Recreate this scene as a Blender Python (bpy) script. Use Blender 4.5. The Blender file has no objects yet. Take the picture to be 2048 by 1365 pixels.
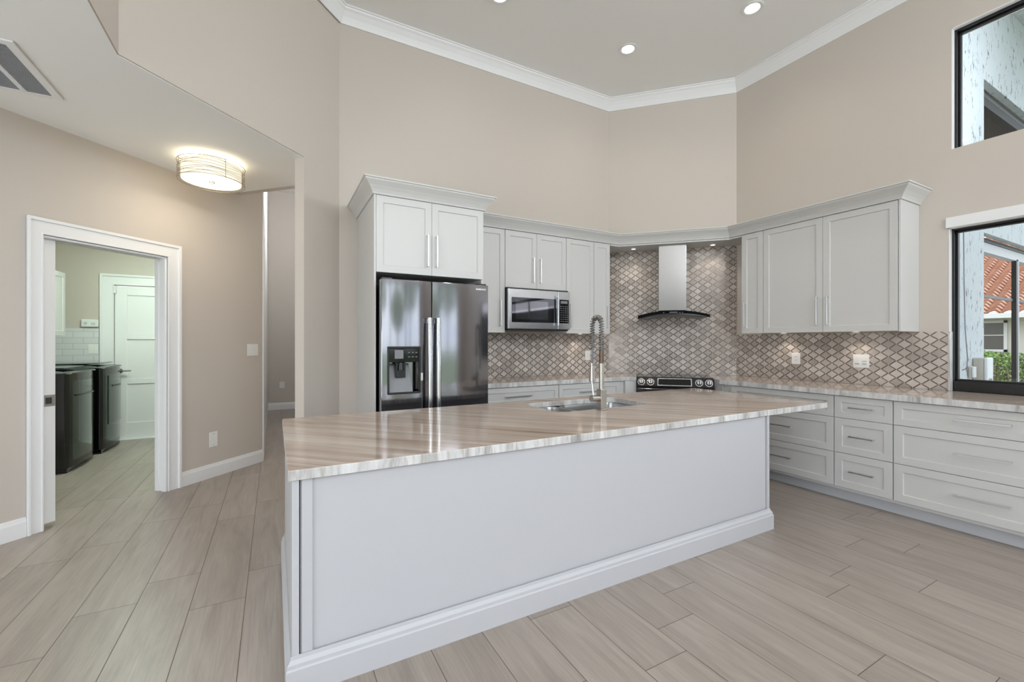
import bpy, bmesh, math, random
from mathutils import Vector, Matrix
from mathutils.geometry import tessellate_polygon
random.seed(7)
S = bpy.context.scene
COL = S.collection
PI = math.pi

# ------------------------------------------------------------------ camera
CAMH = 1.38
cd = bpy.data.cameras.new('camera')
cam = bpy.data.objects.new('camera', cd)
COL.objects.link(cam)
cd.sensor_width = 36.0
cd.lens = 36.0 * 867.7 / 2048.0
cd.shift_y = 1.9 / 2048.0
cd.clip_start = 0.05
cam.location = (0, 0, CAMH)
cam.rotation_euler = (PI / 2, 0, math.radians(61.28) - PI / 2)
S.camera = cam

# ------------------------------------------------------------------ exposure
S.view_settings.view_transform = 'Standard'
S.view_settings.look = 'None'
S.view_settings.gamma = 1.0
S.view_settings.exposure = -0.76
S.view_settings.use_curve_mapping = False

# ------------------------------------------------------------------ world: overcast sky
W = bpy.data.worlds.new('overcast_sky')
S.world = W
W.use_nodes = True
nt = W.node_tree
nt.nodes.clear()
wo = nt.nodes.new('ShaderNodeOutputWorld')
bg = nt.nodes.new('ShaderNodeBackground')
tc = nt.nodes.new('ShaderNodeTexCoord')
mp = nt.nodes.new('ShaderNodeMapping')
mp.inputs['Scale'].default_value = (1.6, 1.6, 4.0)
nz = nt.nodes.new('ShaderNodeTexNoise')
nz.inputs['Scale'].default_value = 2.2
nz.inputs['Detail'].default_value = 6
cr = nt.nodes.new('ShaderNodeValToRGB')
cr.color_ramp.elements[0].position = 0.35
cr.color_ramp.elements[0].color = (0.52, 0.60, 0.70, 1)
cr.color_ramp.elements[1].position = 0.7
cr.color_ramp.elements[1].color = (0.92, 0.96, 1.0, 1)
nt.links.new(tc.outputs['Generated'], mp.inputs['Vector'])
nt.links.new(mp.outputs['Vector'], nz.inputs['Vector'])
nt.links.new(nz.outputs['Fac'], cr.inputs['Fac'])
nt.links.new(cr.outputs['Color'], bg.inputs['Color'])
bg.inputs['Strength'].default_value = 5.4
nt.links.new(bg.outputs['Background'], wo.inputs['Surface'])


def lamp(kind, name, loc, power, color=(1, 1, 1), size=0.1, size_y=None, target=None, spot=None, blend=0.5, spread=None):
    l = bpy.data.lights.new(name, kind)
    l.energy = power
    l.color = color
    if kind == 'AREA':
        l.size = size
        if size_y:
            l.shape = 'RECTANGLE'
            l.size_y = size_y
        else:
            l.shape = 'DISK'
        if spread:
            l.spread = spread
    else:
        l.shadow_soft_size = size
    if kind == 'SPOT':
        l.spot_size = spot
        l.spot_blend = blend
    o = bpy.data.objects.new(name, l)
    COL.objects.link(o)
    o.location = loc
    if target is not None:
        d = Vector(target) - Vector(loc)
        o.rotation_euler = d.to_track_quat('-Z', 'Y').to_euler()
    return o


WARM = (1.0, 0.88, 0.76)
DAY = (0.93, 0.94, 1.0)
SKYL = (0.86, 0.92, 1.0)
# daylight lamps at the glass doors and windows, plus added fill lamps
lamp('AREA', 'daylight_sliding_doors', (1.6, -4.55, 1.6), 25, DAY, 5.6, 2.9, target=(1.6, 0, 2.2))
lamp('AREA', 'high_ceiling_fill', (1.6, -4.55, 3.8), 430, SKYL, 5.6, 0.9, target=(1.6, 0, 7.0))  # added fill behind the camera, aimed up to brighten the high ceiling
lamp('AREA', 'daylight_side_windows', (5.165, -0.7, 1.65), 30, DAY, 3.0, 1.3, target=(0, -0.7, 1.2))
lamp('AREA', 'daylight_high_window', (5.165, -0.7, 3.5), 100, SKYL, 3.0, 0.9, target=(1.5, 1.5, 5.2))
lamp('AREA', 'low_ceiling_fill', (-4.15, -0.5, 1.3), 230, SKYL, 3.6, 2.2, target=(-1.0, 2.5, 5.0))  # unseen fill lamp added to brighten the low ceiling
lamp('POINT', 'rear_hall_fill', (0.42, 7.4, 3.7), 130, (0.90, 0.95, 1.0), 0.2)  # point lamp added to brighten the far hall
lamp('AREA', 'laundry_ceiling_light', (-1.35, 6.6, 2.93), 84, (0.82, 1.0, 0.88), 0.5, target=(-1.35, 6.6, 0))


# ------------------------------------------------------------------ materials
def lin(r, g=None, b=None):
    if g is None:
        g = b = r
    f = lambda c: (c / 255 / 12.92) if c / 255 <= 0.04045 else ((c / 255 + 0.055) / 1.055) ** 2.4
    return (f(r), f(g), f(b), 1)


MATS = {}


def mat(name, color=(0.8, 0.8, 0.8, 1), rough=0.5, metal=0.0, spec=0.5, emit=None, estr=0, noise=None, bump=None, coat=0, aniso=0):
    """principled material with an optional fine procedural mottle and bump"""
    m = bpy.data.materials.new(name)
    m.use_nodes = True
    n = m.node_tree.nodes
    L = m.node_tree.links
    b = n['Principled BSDF']
    b.inputs['Base Color'].default_value = color
    b.inputs['Roughness'].default_value = rough
    b.inputs['Metallic'].default_value = metal
    b.inputs['Specular IOR Level'].default_value = spec
    b.inputs['Coat Weight'].default_value = coat
    b.inputs['Anisotropic'].default_value = aniso
    if emit:
        b.inputs['Emission Color'].default_value = emit
        b.inputs['Emission Strength'].default_value = estr
    if noise or bump:
        t = n.new('ShaderNodeTexCoord')
        x = n.new('ShaderNodeTexNoise')
        x.inputs['Detail'].default_value = 5
        x.inputs['Scale'].default_value = (noise or bump)[0]
        L.new(t.outputs['Object'], x.inputs['Vector'])
        if noise:
            c = n.new('ShaderNodeValToRGB')
            k = noise[1]
            c.color_ramp.elements[0].color = tuple(v * (1 - k) for v in color[:3]) + (1,)
            c.color_ramp.elements[1].color = tuple(min(1, v * (1 + k)) for v in color[:3]) + (1,)
            c.color_ramp.elements[0].position = 0.3
            c.color_ramp.elements[1].position = 0.7
            L.new(x.outputs['Fac'], c.inputs['Fac'])
            L.new(c.outputs['Color'], b.inputs['Base Color'])
        if bump:
            x2 = n.new('ShaderNodeTexNoise')
            x2.inputs['Scale'].default_value = bump[0]
            x2.inputs['Detail'].default_value = 4
            L.new(t.outputs['Object'], x2.inputs['Vector'])
            u = n.new('ShaderNodeBump')
            u.inputs['Strength'].default_value = bump[1]
            u.inputs['Distance'].default_value = bump[2] if len(bump) > 2 else 0.002
            L.new(x2.outputs['Fac'], u.inputs['Height'])
            L.new(u.outputs['Normal'], b.inputs['Normal'])
    MATS[name] = m
    return m


WALL = mat('taupe_wall_paint', lin(203, 194, 184), 0.62, bump=(260, 0.12, 0.001))
CEIL = mat('ceiling_paint', lin(244, 244, 242), 0.75, bump=(180, 0.1, 0.001))
TRIM = mat('white_trim_paint', lin(238, 238, 238), 0.38)
CAB = mat('white_cabinet_lacquer', lin(208, 207, 204), 0.36)
ISL = mat('white_island_panel', lin(191, 191, 194), 0.42)
TOE = mat('grey_toe_kick', lin(196, 197, 200), 0.5)
PLATE = mat('white_plastic', lin(235, 235, 232), 0.35)
DARKSLOT = mat('dark_slot', lin(50, 50, 50), 0.5)
CHROME = mat('polished_chrome', lin(226, 227, 229), 0.28, 1.0)
NICKEL = mat('brushed_nickel', lin(186, 180, 172), 0.3, 1.0)
BRONZE = mat('dark_bronze_sleeve', lin(112, 98, 86), 0.35, 1.0)
STEEL = mat('stainless_steel', lin(206, 207, 209), 0.2, 1.0)
SINKST = mat('sink_steel', lin(168, 168, 168), 0.28, 1.0)
BLKGLASS = mat('black_glass', lin(10, 10, 11), 0.06, 0.0, 0.4)
BLKPLAS = mat('black_plastic', lin(20, 20, 21), 0.3)
BLKMETAL = mat('black_window_aluminium', lin(24, 23, 23), 0.35)
SIDEMET = mat('fridge_side_dark_grey', lin(58, 54, 50), 0.4, 0.6)
GREY = mat('grey_plastic', lin(126, 127, 130), 0.35)
EMIT = mat('lit_lens', (1, 1, 1, 1), 0.5, emit=(1.0, 0.95, 0.88, 1), estr=14)
EMITP = mat('lit_puck_lens', (1, 1, 1, 1), 0.5, emit=(1.0, 0.93, 0.82, 1), estr=9)
SHADE = mat('lit_fabric_shade', (0.9, 0.86, 0.75, 1), 0.8, emit=(1.0, 0.91, 0.70, 1), estr=1.0)
LENS = mat('lit_glass_diffuser', (0.9, 0.88, 0.8, 1), 0.5, emit=(1.0, 0.95, 0.82, 1), estr=1.15)
WIRE = mat('silver_wire', lin(176, 164, 142), 0.35, 1.0)
STUCCO = mat('white_stucco', lin(214, 222, 228), 0.85, noise=(5, 0.05), bump=(14, 0.5, 0.02))
HOUSE = mat('cream_house_wall', lin(214, 208, 194), 0.85, bump=(30, 0.3, 0.01))
HWIN = mat('dark_house_window', lin(92, 86, 80), 0.25)
EAVE = mat('white_gutter', lin(222, 219, 214), 0.6)
BOXM = mat('shade_toned_electrical_box', lin(206, 200, 188), 0.5)  # beige puts the shaded sides of the white boxes into colour
BOXW = mat('white_electrical_cover', lin(232, 236, 240), 0.4)
WASH = mat('dark_graphite_enamel', lin(62, 74, 70), 0.14, 0.55, coat=0.4)
WASHBK = mat('black_gloss_trim', lin(10, 11, 11), 0.12)
GRASS = mat('lawn_green', lin(112, 128, 84), 0.95, noise=(9, 0.35))
GRAVEL = mat('grey_mulch', lin(150, 145, 138), 0.95, noise=(12, 0.4))
LEAF = mat('hedge_leaf', lin(122, 148, 78), 0.7, noise=(6, 0.45))
TWIG = mat('hedge_twig', lin(132, 108, 88), 0.9)
VENTM = mat('grey_vent_louver', lin(205, 206, 208), 0.5)
TILEWH = None


def glass_material():
    m = bpy.data.materials.new('window_glass')
    m.use_nodes = True
    n = m.node_tree.nodes
    L = m.node_tree.links
    n.clear()
    o = n.new('ShaderNodeOutputMaterial')
    mx = n.new('ShaderNodeMixShader')
    t = n.new('ShaderNodeBsdfTransparent')
    t.inputs['Color'].default_value = (0.97, 0.98, 0.98, 1)
    g = n.new('ShaderNodeBsdfGlossy')
    g.inputs['Roughness'].default_value = 0.02
    f = n.new('ShaderNodeFresnel')
    f.inputs['IOR'].default_value = 1.35
    L.new(f.outputs[0], mx.inputs[0])
    L.new(t.outputs[0], mx.inputs[1])
    L.new(g.outputs[0], mx.inputs[2])
    L.new(mx.outputs[0], o.inputs['Surface'])
    return m


GLASS = glass_material()


def stone_material():
    """striped travertine-like quartzite: veins run diagonally (along local X-Y = -45 deg) and almost upright through the slab"""
    m = bpy.data.materials.new('veined_taupe_stone')
    m.use_nodes = True
    n = m.node_tree.nodes
    L = m.node_tree.links
    b = n['Principled BSDF']
    g = n.new('ShaderNodeNewGeometry')
    mp = n.new('ShaderNodeMapping')
    mp.vector_type = 'TEXTURE'
    mp.inputs['Rotation'].default_value = (0, 0, math.radians(-46))
    mp2 = n.new('ShaderNodeMapping')
    mp2.inputs['Scale'].default_value = (0.55, 11.0, 2.0)
    L.new(g.outputs['Position'], mp.inputs['Vector'])
    L.new(mp.outputs['Vector'], mp2.inputs['Vector'])
    a = n.new('ShaderNodeTexNoise')
    a.inputs['Scale'].default_value = 1.5
    a.inputs['Detail'].default_value = 8
    a.inputs['Roughness'].default_value = 0.62
    a.inputs['Distortion'].default_value = 0.7
    L.new(mp2.outputs['Vector'], a.inputs['Vector'])
    c = n.new('ShaderNodeValToRGB')
    r = c.color_ramp
    r.elements[0].position = 0.28
    r.elements[0].color = lin(150, 129, 114)
    r.elements[1].position = 0.72
    r.elements[1].color = lin(220, 209, 198)
    for p, col in ((0.38, lin(178, 159, 144)), (0.47, lin(192, 175, 161)), (0.56, lin(202, 187, 174)), (0.62, lin(210, 197, 185))):
        e = r.elements.new(p)
        e.color = col
    L.new(a.outputs['Fac'], c.inputs['Fac'])
    # thin dark veins
    mp3 = n.new('ShaderNodeMapping')
    mp3.inputs['Scale'].default_value = (0.5, 38.0, 4.0)
    L.new(mp.outputs['Vector'], mp3.inputs['Vector'])
    v = n.new('ShaderNodeTexNoise')
    v.inputs['Scale'].default_value = 1.3
    v.inputs['Detail'].default_value = 6
    v.inputs['Distortion'].default_value = 0.5
    L.new(mp3.outputs['Vector'], v.inputs['Vector'])
    vr = n.new('ShaderNodeValToRGB')
    vr.color_ramp.elements[0].position = 0.30
    vr.color_ramp.elements[0].color = (0.62, 0.56, 0.52, 1)
    vr.color_ramp.elements[1].position = 0.47
    vr.color_ramp.elements[1].color = (1, 1, 1, 1)
    L.new(v.outputs['Fac'], vr.inputs['Fac'])
    mx = n.new('ShaderNodeMix')
    mx.data_type = 'RGBA'
    mx.blend_type = 'MULTIPLY'
    mx.inputs['Factor'].default_value = 0.75
    L.new(c.outputs['Color'], mx.inputs[6])
    L.new(vr.outputs['Color'], mx.inputs[7])
    L.new(mx.outputs[2], b.inputs['Base Color'])
    b.inputs['Roughness'].default_value = 0.09
    b.inputs['Specular IOR Level'].default_value = 0.55
    return m


STONE = stone_material()


def stone_edge_material():
    """copy of the slab stone with upright veins; cooler edge light is put into its paler colour"""
    m = STONE.copy()  # the paler ramp below paints the light falling on the edge
    m.name = 'veined_stone_pale_lit_edge'
    for x in m.node_tree.nodes:
        if x.type == 'VALTORGB' and len(x.color_ramp.elements) > 3:
            cols = [lin(150, 146, 142), lin(182, 180, 177), lin(200, 199, 197), lin(214, 213, 211), lin(222, 221, 219), lin(232, 231, 229)]
            for e, k in zip(x.color_ramp.elements, cols):
                e.color = k
        if x.type == 'MAPPING' and x.inputs['Scale'].default_value[1] > 30:
            x.inputs['Scale'].default_value = (0.6, 60.0, 5.0)
    m.node_tree.nodes['Principled BSDF'].inputs['Roughness'].default_value = 0.25
    return m


STONE_EDGE = stone_edge_material()


def math_node(n, L, op, a, b=None, c=None):
    x = n.new('ShaderNodeMath')
    x.operation = op
    for i, v in enumerate((a, b, c)):
        if v is None:
            continue
        if isinstance(v, (int, float)):
            x.inputs[i].default_value = v
        else:
            L.new(v, x.inputs[i])
    return x.outputs[0]


def lattice_tile_material():
    """taupe marble diamonds with bronze glass strips between; pattern in the panel's own x (along wall) and z"""
    m = bpy.data.materials.new('diamond_lattice_tile')
    m.use_nodes = True
    n = m.node_tree.nodes
    L = m.node_tree.links
    b = n['Principled BSDF']
    t = n.new('ShaderNodeTexCoord')
    s = n.new('ShaderNodeSeparateXYZ')
    L.new(t.outputs['Object'], s.inputs[0])
    u = math_node(n, L, 'DIVIDE', s.outputs['X'], 0.1165)
    w = math_node(n, L, 'DIVIDE', s.outputs['Z'], 0.0777)
    A = math_node(n, L, 'ADD', u, w)
    B = math_node(n, L, 'SUBTRACT', u, w)
    fa = math_node(n, L, 'FRACT', A)
    fa_ = math_node(n, L, 'FRACT', A)
    fb = math_node(n, L, 'FRACT', B)
    Bs = math_node(n, L, 'ADD', B, math_node(n, L, 'MULTIPLY', math_node(n, L, 'SUBTRACT', fa_, 0.5), 0.11))
    dbs = math_node(n, L, 'ABSOLUTE', math_node(n, L, 'SUBTRACT', math_node(n, L, 'FRACT', Bs), 0.5))
    ia = math_node(n, L, 'FLOOR', A)
    ib = math_node(n, L, 'FLOOR', B)
    cv = n.new('ShaderNodeCombineXYZ')
    L.new(ia, cv.inputs[0])
    L.new(ib, cv.inputs[1])
    wn = n.new('ShaderNodeTexWhiteNoise')
    wn.noise_dimensions = '2D'
    L.new(cv.outputs[0], wn.inputs['Vector'])
    # distance of each edge from the tile centre
    da = math_node(n, L, 'ABSOLUTE', math_node(n, L, 'SUBTRACT', fa, 0.5))
    db = math_node(n, L, 'ABSOLUTE', math_node(n, L, 'SUBTRACT', fb, 0.5))
    gA0 = math_node(n, L, 'GREATER_THAN', da, 0.432)
    gA = math_node(n, L, 'MULTIPLY', gA0, math_node(n, L, 'LESS_THAN', db, 0.36))
    gB = math_node(n, L, 'GREATER_THAN', dbs, 0.43)
    # clipped corners
    k = math_node(n, L, 'GREATER_THAN', math_node(n, L, 'ADD', da, db), 0.80)
    strip = math_node(n, L, 'MAXIMUM', gA, gB)
    field = math_node(n, L, 'MAXIMUM', k, math_node(n, L, 'GREATER_THAN', da, 0.438))
    # thin grout lines around strips
    ga = math_node(n, L, 'LESS_THAN', math_node(n, L, 'ABSOLUTE', math_node(n, L, 'SUBTRACT', da, 0.438)), 0.010)
    gb = math_node(n, L, 'LESS_THAN', math_node(n, L, 'ABSOLUTE', math_node(n, L, 'SUBTRACT', dbs, 0.43)), 0.010)
    grout = math_node(n, L, 'MULTIPLY', math_node(n, L, 'MAXIMUM', math_node(n, L, 'MAXIMUM', ga, gb), field), math_node(n, L, 'SUBTRACT', 1.0, strip))
    # stone colour
    no = n.new('ShaderNodeTexNoise')
    no.inputs['Scale'].default_value = 14
    no.inputs['Detail'].default_value = 5
    L.new(t.outputs['Object'], no.inputs['Vector'])
    val = math_node(n, L, 'ADD', math_node(n, L, 'MULTIPLY', wn.outputs['Value'], 0.65), math_node(n, L, 'MULTIPLY', no.outputs['Fac'], 0.45))
    cr = n.new('ShaderNodeValToRGB')
    cr.color_ramp.elements[0].position = 0.15
    cr.color_ramp.elements[0].color = lin(158, 147, 139)
    cr.color_ramp.elements[1].position = 0.95
    cr.color_ramp.elements[1].color = lin(216, 208, 199)
    L.new(val, cr.inputs['Fac'])
    # strip colour: dark bronze on one diagonal, greyer on the other, random per piece
    w2 = n.new('ShaderNodeTexWhiteNoise')
    w2.noise_dimensions = '3D'
    cv2 = n.new('ShaderNodeCombineXYZ')
    L.new(ia, cv2.inputs[0])
    L.new(ib, cv2.inputs[1])
    L.new(gA, cv2.inputs[2])
    L.new(cv2.outputs[0], w2.inputs['Vector'])
    sc = n.new('ShaderNodeValToRGB')
    sc.color_ramp.elements[0].position = 0.0
    sc.color_ramp.elements[0].color = lin(74, 60, 50)
    sc.color_ramp.elements[1].position = 1.0
    sc.color_ramp.elements[1].color = lin(150, 139, 130)
    sc.color_ramp.elements.new(0.25).color = lin(112, 98, 88)
    L.new(w2.outputs['Value'], sc.inputs['Fac'])
    m1 = n.new('ShaderNodeMix')
    m1.data_type = 'RGBA'
    L.new(strip, m1.inputs['Factor'])
    L.new(cr.outputs['Color'], m1.inputs[6])
    L.new(sc.outputs['Color'], m1.inputs[7])
    m2 = n.new('ShaderNodeMix')
    m2.data_type = 'RGBA'
    m2.inputs[7].default_value = lin(186, 178, 170)
    L.new(math_node(n, L, 'MULTIPLY', grout, 0.8), m2.inputs['Factor'])
    L.new(m1.outputs[2], m2.inputs[6])
    L.new(m2.outputs[2], b.inputs['Base Color'])
    L.new(math_node(n, L, 'MULTIPLY', math_node(n, L, 'SUBTRACT', 1.0, grout), math_node(n, L, 'MULTIPLY', strip, 0.4)), b.inputs['Metallic'])
    rr = math_node(n, L, 'SUBTRACT', 0.34, math_node(n, L, 'MULTIPLY', strip, 0.16))
    L.new(rr, b.inputs['Roughness'])
    bp = n.new('ShaderNodeBump')
    bp.inputs['Strength'].default_value = 0.5
    bp.inputs['Distance'].default_value = 0.002
    L.new(math_node(n, L, 'SUBTRACT', 1.0, math_node(n, L, 'MAXIMUM', strip, grout)), bp.inputs['Height'])
    L.new(bp.outputs['Normal'], b.inputs['Normal'])
    return m


LATTICE = lattice_tile_material()


def subway_material():
    m = bpy.data.materials.new('white_subway_tile')
    m.use_nodes = True
    n = m.node_tree.nodes
    L = m.node_tree.links
    b = n['Principled BSDF']
    t = n.new('ShaderNodeTexCoord')
    s = n.new('ShaderNodeSeparateXYZ')
    L.new(t.outputs['Object'], s.inputs[0])
    c = n.new('ShaderNodeCombineXYZ')
    L.new(s.outputs['X'], c.inputs[0])
    L.new(s.outputs['Z'], c.inputs[1])
    k = n.new('ShaderNodeTexBrick')
    k.inputs['Scale'].default_value = 1.0
    k.inputs['Brick Width'].default_value = 0.21
    k.inputs['Row Height'].default_value = 0.080
    k.inputs['Mortar Size'].default_value = 0.003
    k.inputs['Color1'].default_value = lin(226, 226, 226)
    k.inputs['Color2'].default_value = lin(218, 218, 218)
    k.inputs['Mortar'].default_value = lin(192, 192, 192)
    L.new(c.outputs[0], k.inputs['Vector'])
    L.new(k.outputs['Color'], b.inputs['Base Color'])
    b.inputs['Roughness'].default_value = 0.2
    return m


def floor_material():
    """porcelain wood-look plank; every plank carries its own random value in the attribute 'plank'"""
    m = bpy.data.materials.new('wood_look_plank_tile')
    m.use_nodes = True
    n = m.node_tree.nodes
    L = m.node_tree.links
    b = n['Principled BSDF']
    at = n.new('ShaderNodeAttribute')
    at.attribute_name = 'plank'
    t = n.new('ShaderNodeTexCoord')
    mp = n.new('ShaderNodeMapping')
    mp.inputs['Scale'].default_value = (7, 0.9, 1)
    L.new(t.outputs['Object'], mp.inputs['Vector'])
    off = n.new('ShaderNodeCombineXYZ')
    L.new(math_node(n, L, 'MULTIPLY', at.outputs['Fac'], 37.0), off.inputs[0])
    L.new(math_node(n, L, 'MULTIPLY', at.outputs['Fac'], 91.0), off.inputs[1])
    L.new(math_node(n, L, 'MULTIPLY', at.outputs['Fac'], 13.0), off.inputs[2])
    va = n.new('ShaderNodeVectorMath')
    va.operation = 'ADD'
    L.new(mp.outputs['Vector'], va.inputs[0])
    L.new(off.outputs[0], va.inputs[1])
    a = n.new('ShaderNodeTexNoise')
    a.inputs['Scale'].default_value = 1.6
    a.inputs['Detail'].default_value = 7
    a.inputs['Roughness'].default_value = 0.6
    a.inputs['Distortion'].default_value = 0.9
    L.new(va.outputs[0], a.inputs['Vector'])
    c = n.new('ShaderNodeValToRGB')
    c.color_ramp.elements[0].position = 0.25
    c.color_ramp.elements[0].color = lin(144, 134, 125)
    c.color_ramp.elements[1].position = 0.75
    c.color_ramp.elements[1].color = lin(172, 162, 152)
    e = c.color_ramp.elements.new(0.5)
    e.color = lin(161, 150, 140)
    L.new(a.outputs['Fac'], c.inputs['Fac'])
    # fine grain
    mp2 = n.new('ShaderNodeMapping')
    mp2.inputs['Scale'].default_value = (120, 3.0, 1)
    L.new(t.outputs['Object'], mp2.inputs['Vector'])
    f = n.new('ShaderNodeTexNoise')
    f.inputs['Scale'].default_value = 1.0
    f.inputs['Detail'].default_value = 3
    L.new(mp2.outputs['Vector'], f.inputs['Vector'])
    fr = n.new('ShaderNodeValToRGB')
    fr.color_ramp.elements[0].position = 0.3
    fr.color_ramp.elements[0].color = (0.86, 0.85, 0.84, 1)
    fr.color_ramp.elements[1].position = 0.6
    fr.color_ramp.elements[1].color = (1, 1, 1, 1)
    L.new(f.outputs['Fac'], fr.inputs['Fac'])
    mx = n.new('ShaderNodeMix')
    mx.data_type = 'RGBA'
    mx.blend_type = 'MULTIPLY'
    mx.inputs['Factor'].default_value = 0.8
    L.new(c.outputs['Color'], mx.inputs[6])
    L.new(fr.outputs['Color'], mx.inputs[7])
    hs = n.new('ShaderNodeHueSaturation')
    L.new(math_node(n, L, 'ADD', 0.93, math_node(n, L, 'MULTIPLY', at.outputs['Fac'], 0.12)), hs.inputs['Value'])
    L.new(mx.outputs[2], hs.inputs['Color'])
    L.new(hs.outputs['Color'], b.inputs['Base Color'])
    b.inputs['Roughness'].default_value = 0.36
    b.inputs['Specular IOR Level'].default_value = 0.45
    return m


FLOORM = floor_material()
GROUT = mat('dark_floor_grout', lin(90, 78, 68), 0.9)
SUBWAY = subway_material()


def black_stainless_material():
    m = bpy.data.materials.new('black_stainless_steel')
    m.use_nodes = True
    n = m.node_tree.nodes
    L = m.node_tree.links
    b = n['Principled BSDF']
    b.inputs['Base Color'].default_value = lin(146, 146, 151)
    b.inputs['Metallic'].default_value = 1.0
    b.inputs['Roughness'].default_value = 0.10
    t = n.new('ShaderNodeTexCoord')
    mp = n.new('ShaderNodeMapping')
    mp.inputs['Scale'].default_value = (0.8, 0.8, 3.2)
    L.new(t.outputs['Object'], mp.inputs['Vector'])
    a = n.new('ShaderNodeTexNoise')
    a.inputs['Scale'].default_value = 1.3
    a.inputs['Detail'].default_value = 1.0
    L.new(mp.outputs['Vector'], a.inputs['Vector'])
    u = n.new('ShaderNodeBump')
    u.inputs['Strength'].default_value = 0.06
    u.inputs['Distance'].default_value = 0.01
    L.new(a.outputs['Fac'], u.inputs['Height'])
    L.new(u.outputs['Normal'], b.inputs['Normal'])
    return m


BLKST = black_stainless_material()


# ------------------------------------------------------------------ mesh helpers
def box(bm, x0, x1, y0, y1, z0, z1, M=None):
    vs = [bm.verts.new((x, y, z)) for z in (z0, z1) for y in (y0, y1) for x in (x0, x1)]
    for f in ((0, 2, 3, 1), (4, 5, 7, 6), (0, 1, 5, 4), (2, 6, 7, 3), (0, 4, 6, 2), (1, 3, 7, 5)):
        bm.faces.new([vs[i] for i in f])
    if M is not None:
        for v in vs:
            v.co = M @ v.co
    return vs


def frame_of(d):
    d = Vector(d).normalized()
    a = Vector((0, 0, 1)) if abs(d.z) < 0.9 else Vector((1, 0, 0))
    u = d.cross(a).normalized()
    return u, d.cross(u).normalized()


def cyl(bm, p0, p1, r, r2=None, n=24, smooth=True):
    p0, p1 = Vector(p0), Vector(p1)
    r2 = r if r2 is None else r2
    u, v = frame_of(p1 - p0)
    A = [bm.verts.new(p0 + (u * math.cos(2 * PI * i / n) + v * math.sin(2 * PI * i / n)) * r) for i in range(n)]
    B = [bm.verts.new(p1 + (u * math.cos(2 * PI * i / n) + v * math.sin(2 * PI * i / n)) * r2) for i in range(n)]
    for i in range(n):
        f = bm.faces.new((A[i], A[(i + 1) % n], B[(i + 1) % n], B[i]))
        f.smooth = smooth
    bm.faces.new(A[::-1])
    bm.faces.new(B)


def tube(bm, pts, r, n=10, closed=False, caps=True):
    pts = [Vector(p) for p in pts]
    N = len(pts)
    rings = []
    u = None
    for i, p in enumerate(pts):
        a = pts[(i - 1) % N] if (closed or i > 0) else p
        b = pts[(i + 1) % N] if (closed or i < N - 1) else p
        d = (b - a).normalized()
        if u is None:
            u, v = frame_of(d)
        else:
            u = (u - d * u.dot(d)).normalized()
            v = d.cross(u)
        rr = r[i] if isinstance(r, (list, tuple)) else r
        rings.append([bm.verts.new(p + (u * math.cos(2 * PI * k / n) + v * math.sin(2 * PI * k / n)) * rr) for k in range(n)])
    for i in range(N if closed else N - 1):
        A, B = rings[i], rings[(i + 1) % N]
        for k in range(n):
            f = bm.faces.new((A[k], A[(k + 1) % n], B[(k + 1) % n], B[k]))
            f.smooth = True
    if caps and not closed:
        bm.faces.new(rings[0][::-1])
        bm.faces.new(rings[-1])


def prism(bm, poly, z0, z1, holes=(), M=None):
    """extrude a 2D polygon (with holes) from z0 to z1; M maps (a,b,c) to space; faces on the rims get material 1 when present"""
    loops = [list(poly)] + [list(h) for h in holes]
    flat = [p for l in loops for p in l]
    tris = tessellate_polygon([[Vector((p[0], p[1], 0)) for p in l] for l in loops])
    lo = [bm.verts.new((p[0], p[1], z0)) for p in flat]
    hi = [bm.verts.new((p[0], p[1], z1)) for p in flat]
    for t in tris:
        for vs in ([lo[i] for i in t], [hi[i] for i in t][::-1]):
            try:
                bm.faces.new(vs)
            except ValueError:
                pass
    k = 0
    rim = []
    for l in loops:
        m = len(l)
        for i in range(m):
            a, b = k + i, k + (i + 1) % m
            f = bm.faces.new((lo[a], lo[b], hi[b], hi[a]))
            rim.append(f)
        k += m
    if M is not None:
        for v in lo + hi:
            v.co = M @ v.co
    bmesh.ops.recalc_face_normals(bm, faces=bm.faces[:])
    return rim


def lathe(bm, prof, c=(0, 0, 0), n=32, smooth=True):
    c = Vector(c)
    rings = []
    for r, z in prof:
        if r < 1e-6:
            rings.append([bm.verts.new(c + Vector((0, 0, z)))])
        else:
            rings.append([bm.verts.new(c + Vector((r * math.cos(2 * PI * i / n), r * math.sin(2 * PI * i / n), z))) for i in range(n)])
    for A, B in zip(rings, rings[1:]):
        for i in range(n):
            j = (i + 1) % n
            if len(A) == 1 and len(B) == 1:
                continue
            if len(A) == 1:
                f = bm.faces.new((A[0], B[j], B[i]))
            elif len(B) == 1:
                f = bm.faces.new((A[i], A[j], B[0]))
            else:
                f = bm.faces.new((A[i], A[j], B[j], B[i]))
            f.smooth = smooth


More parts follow.
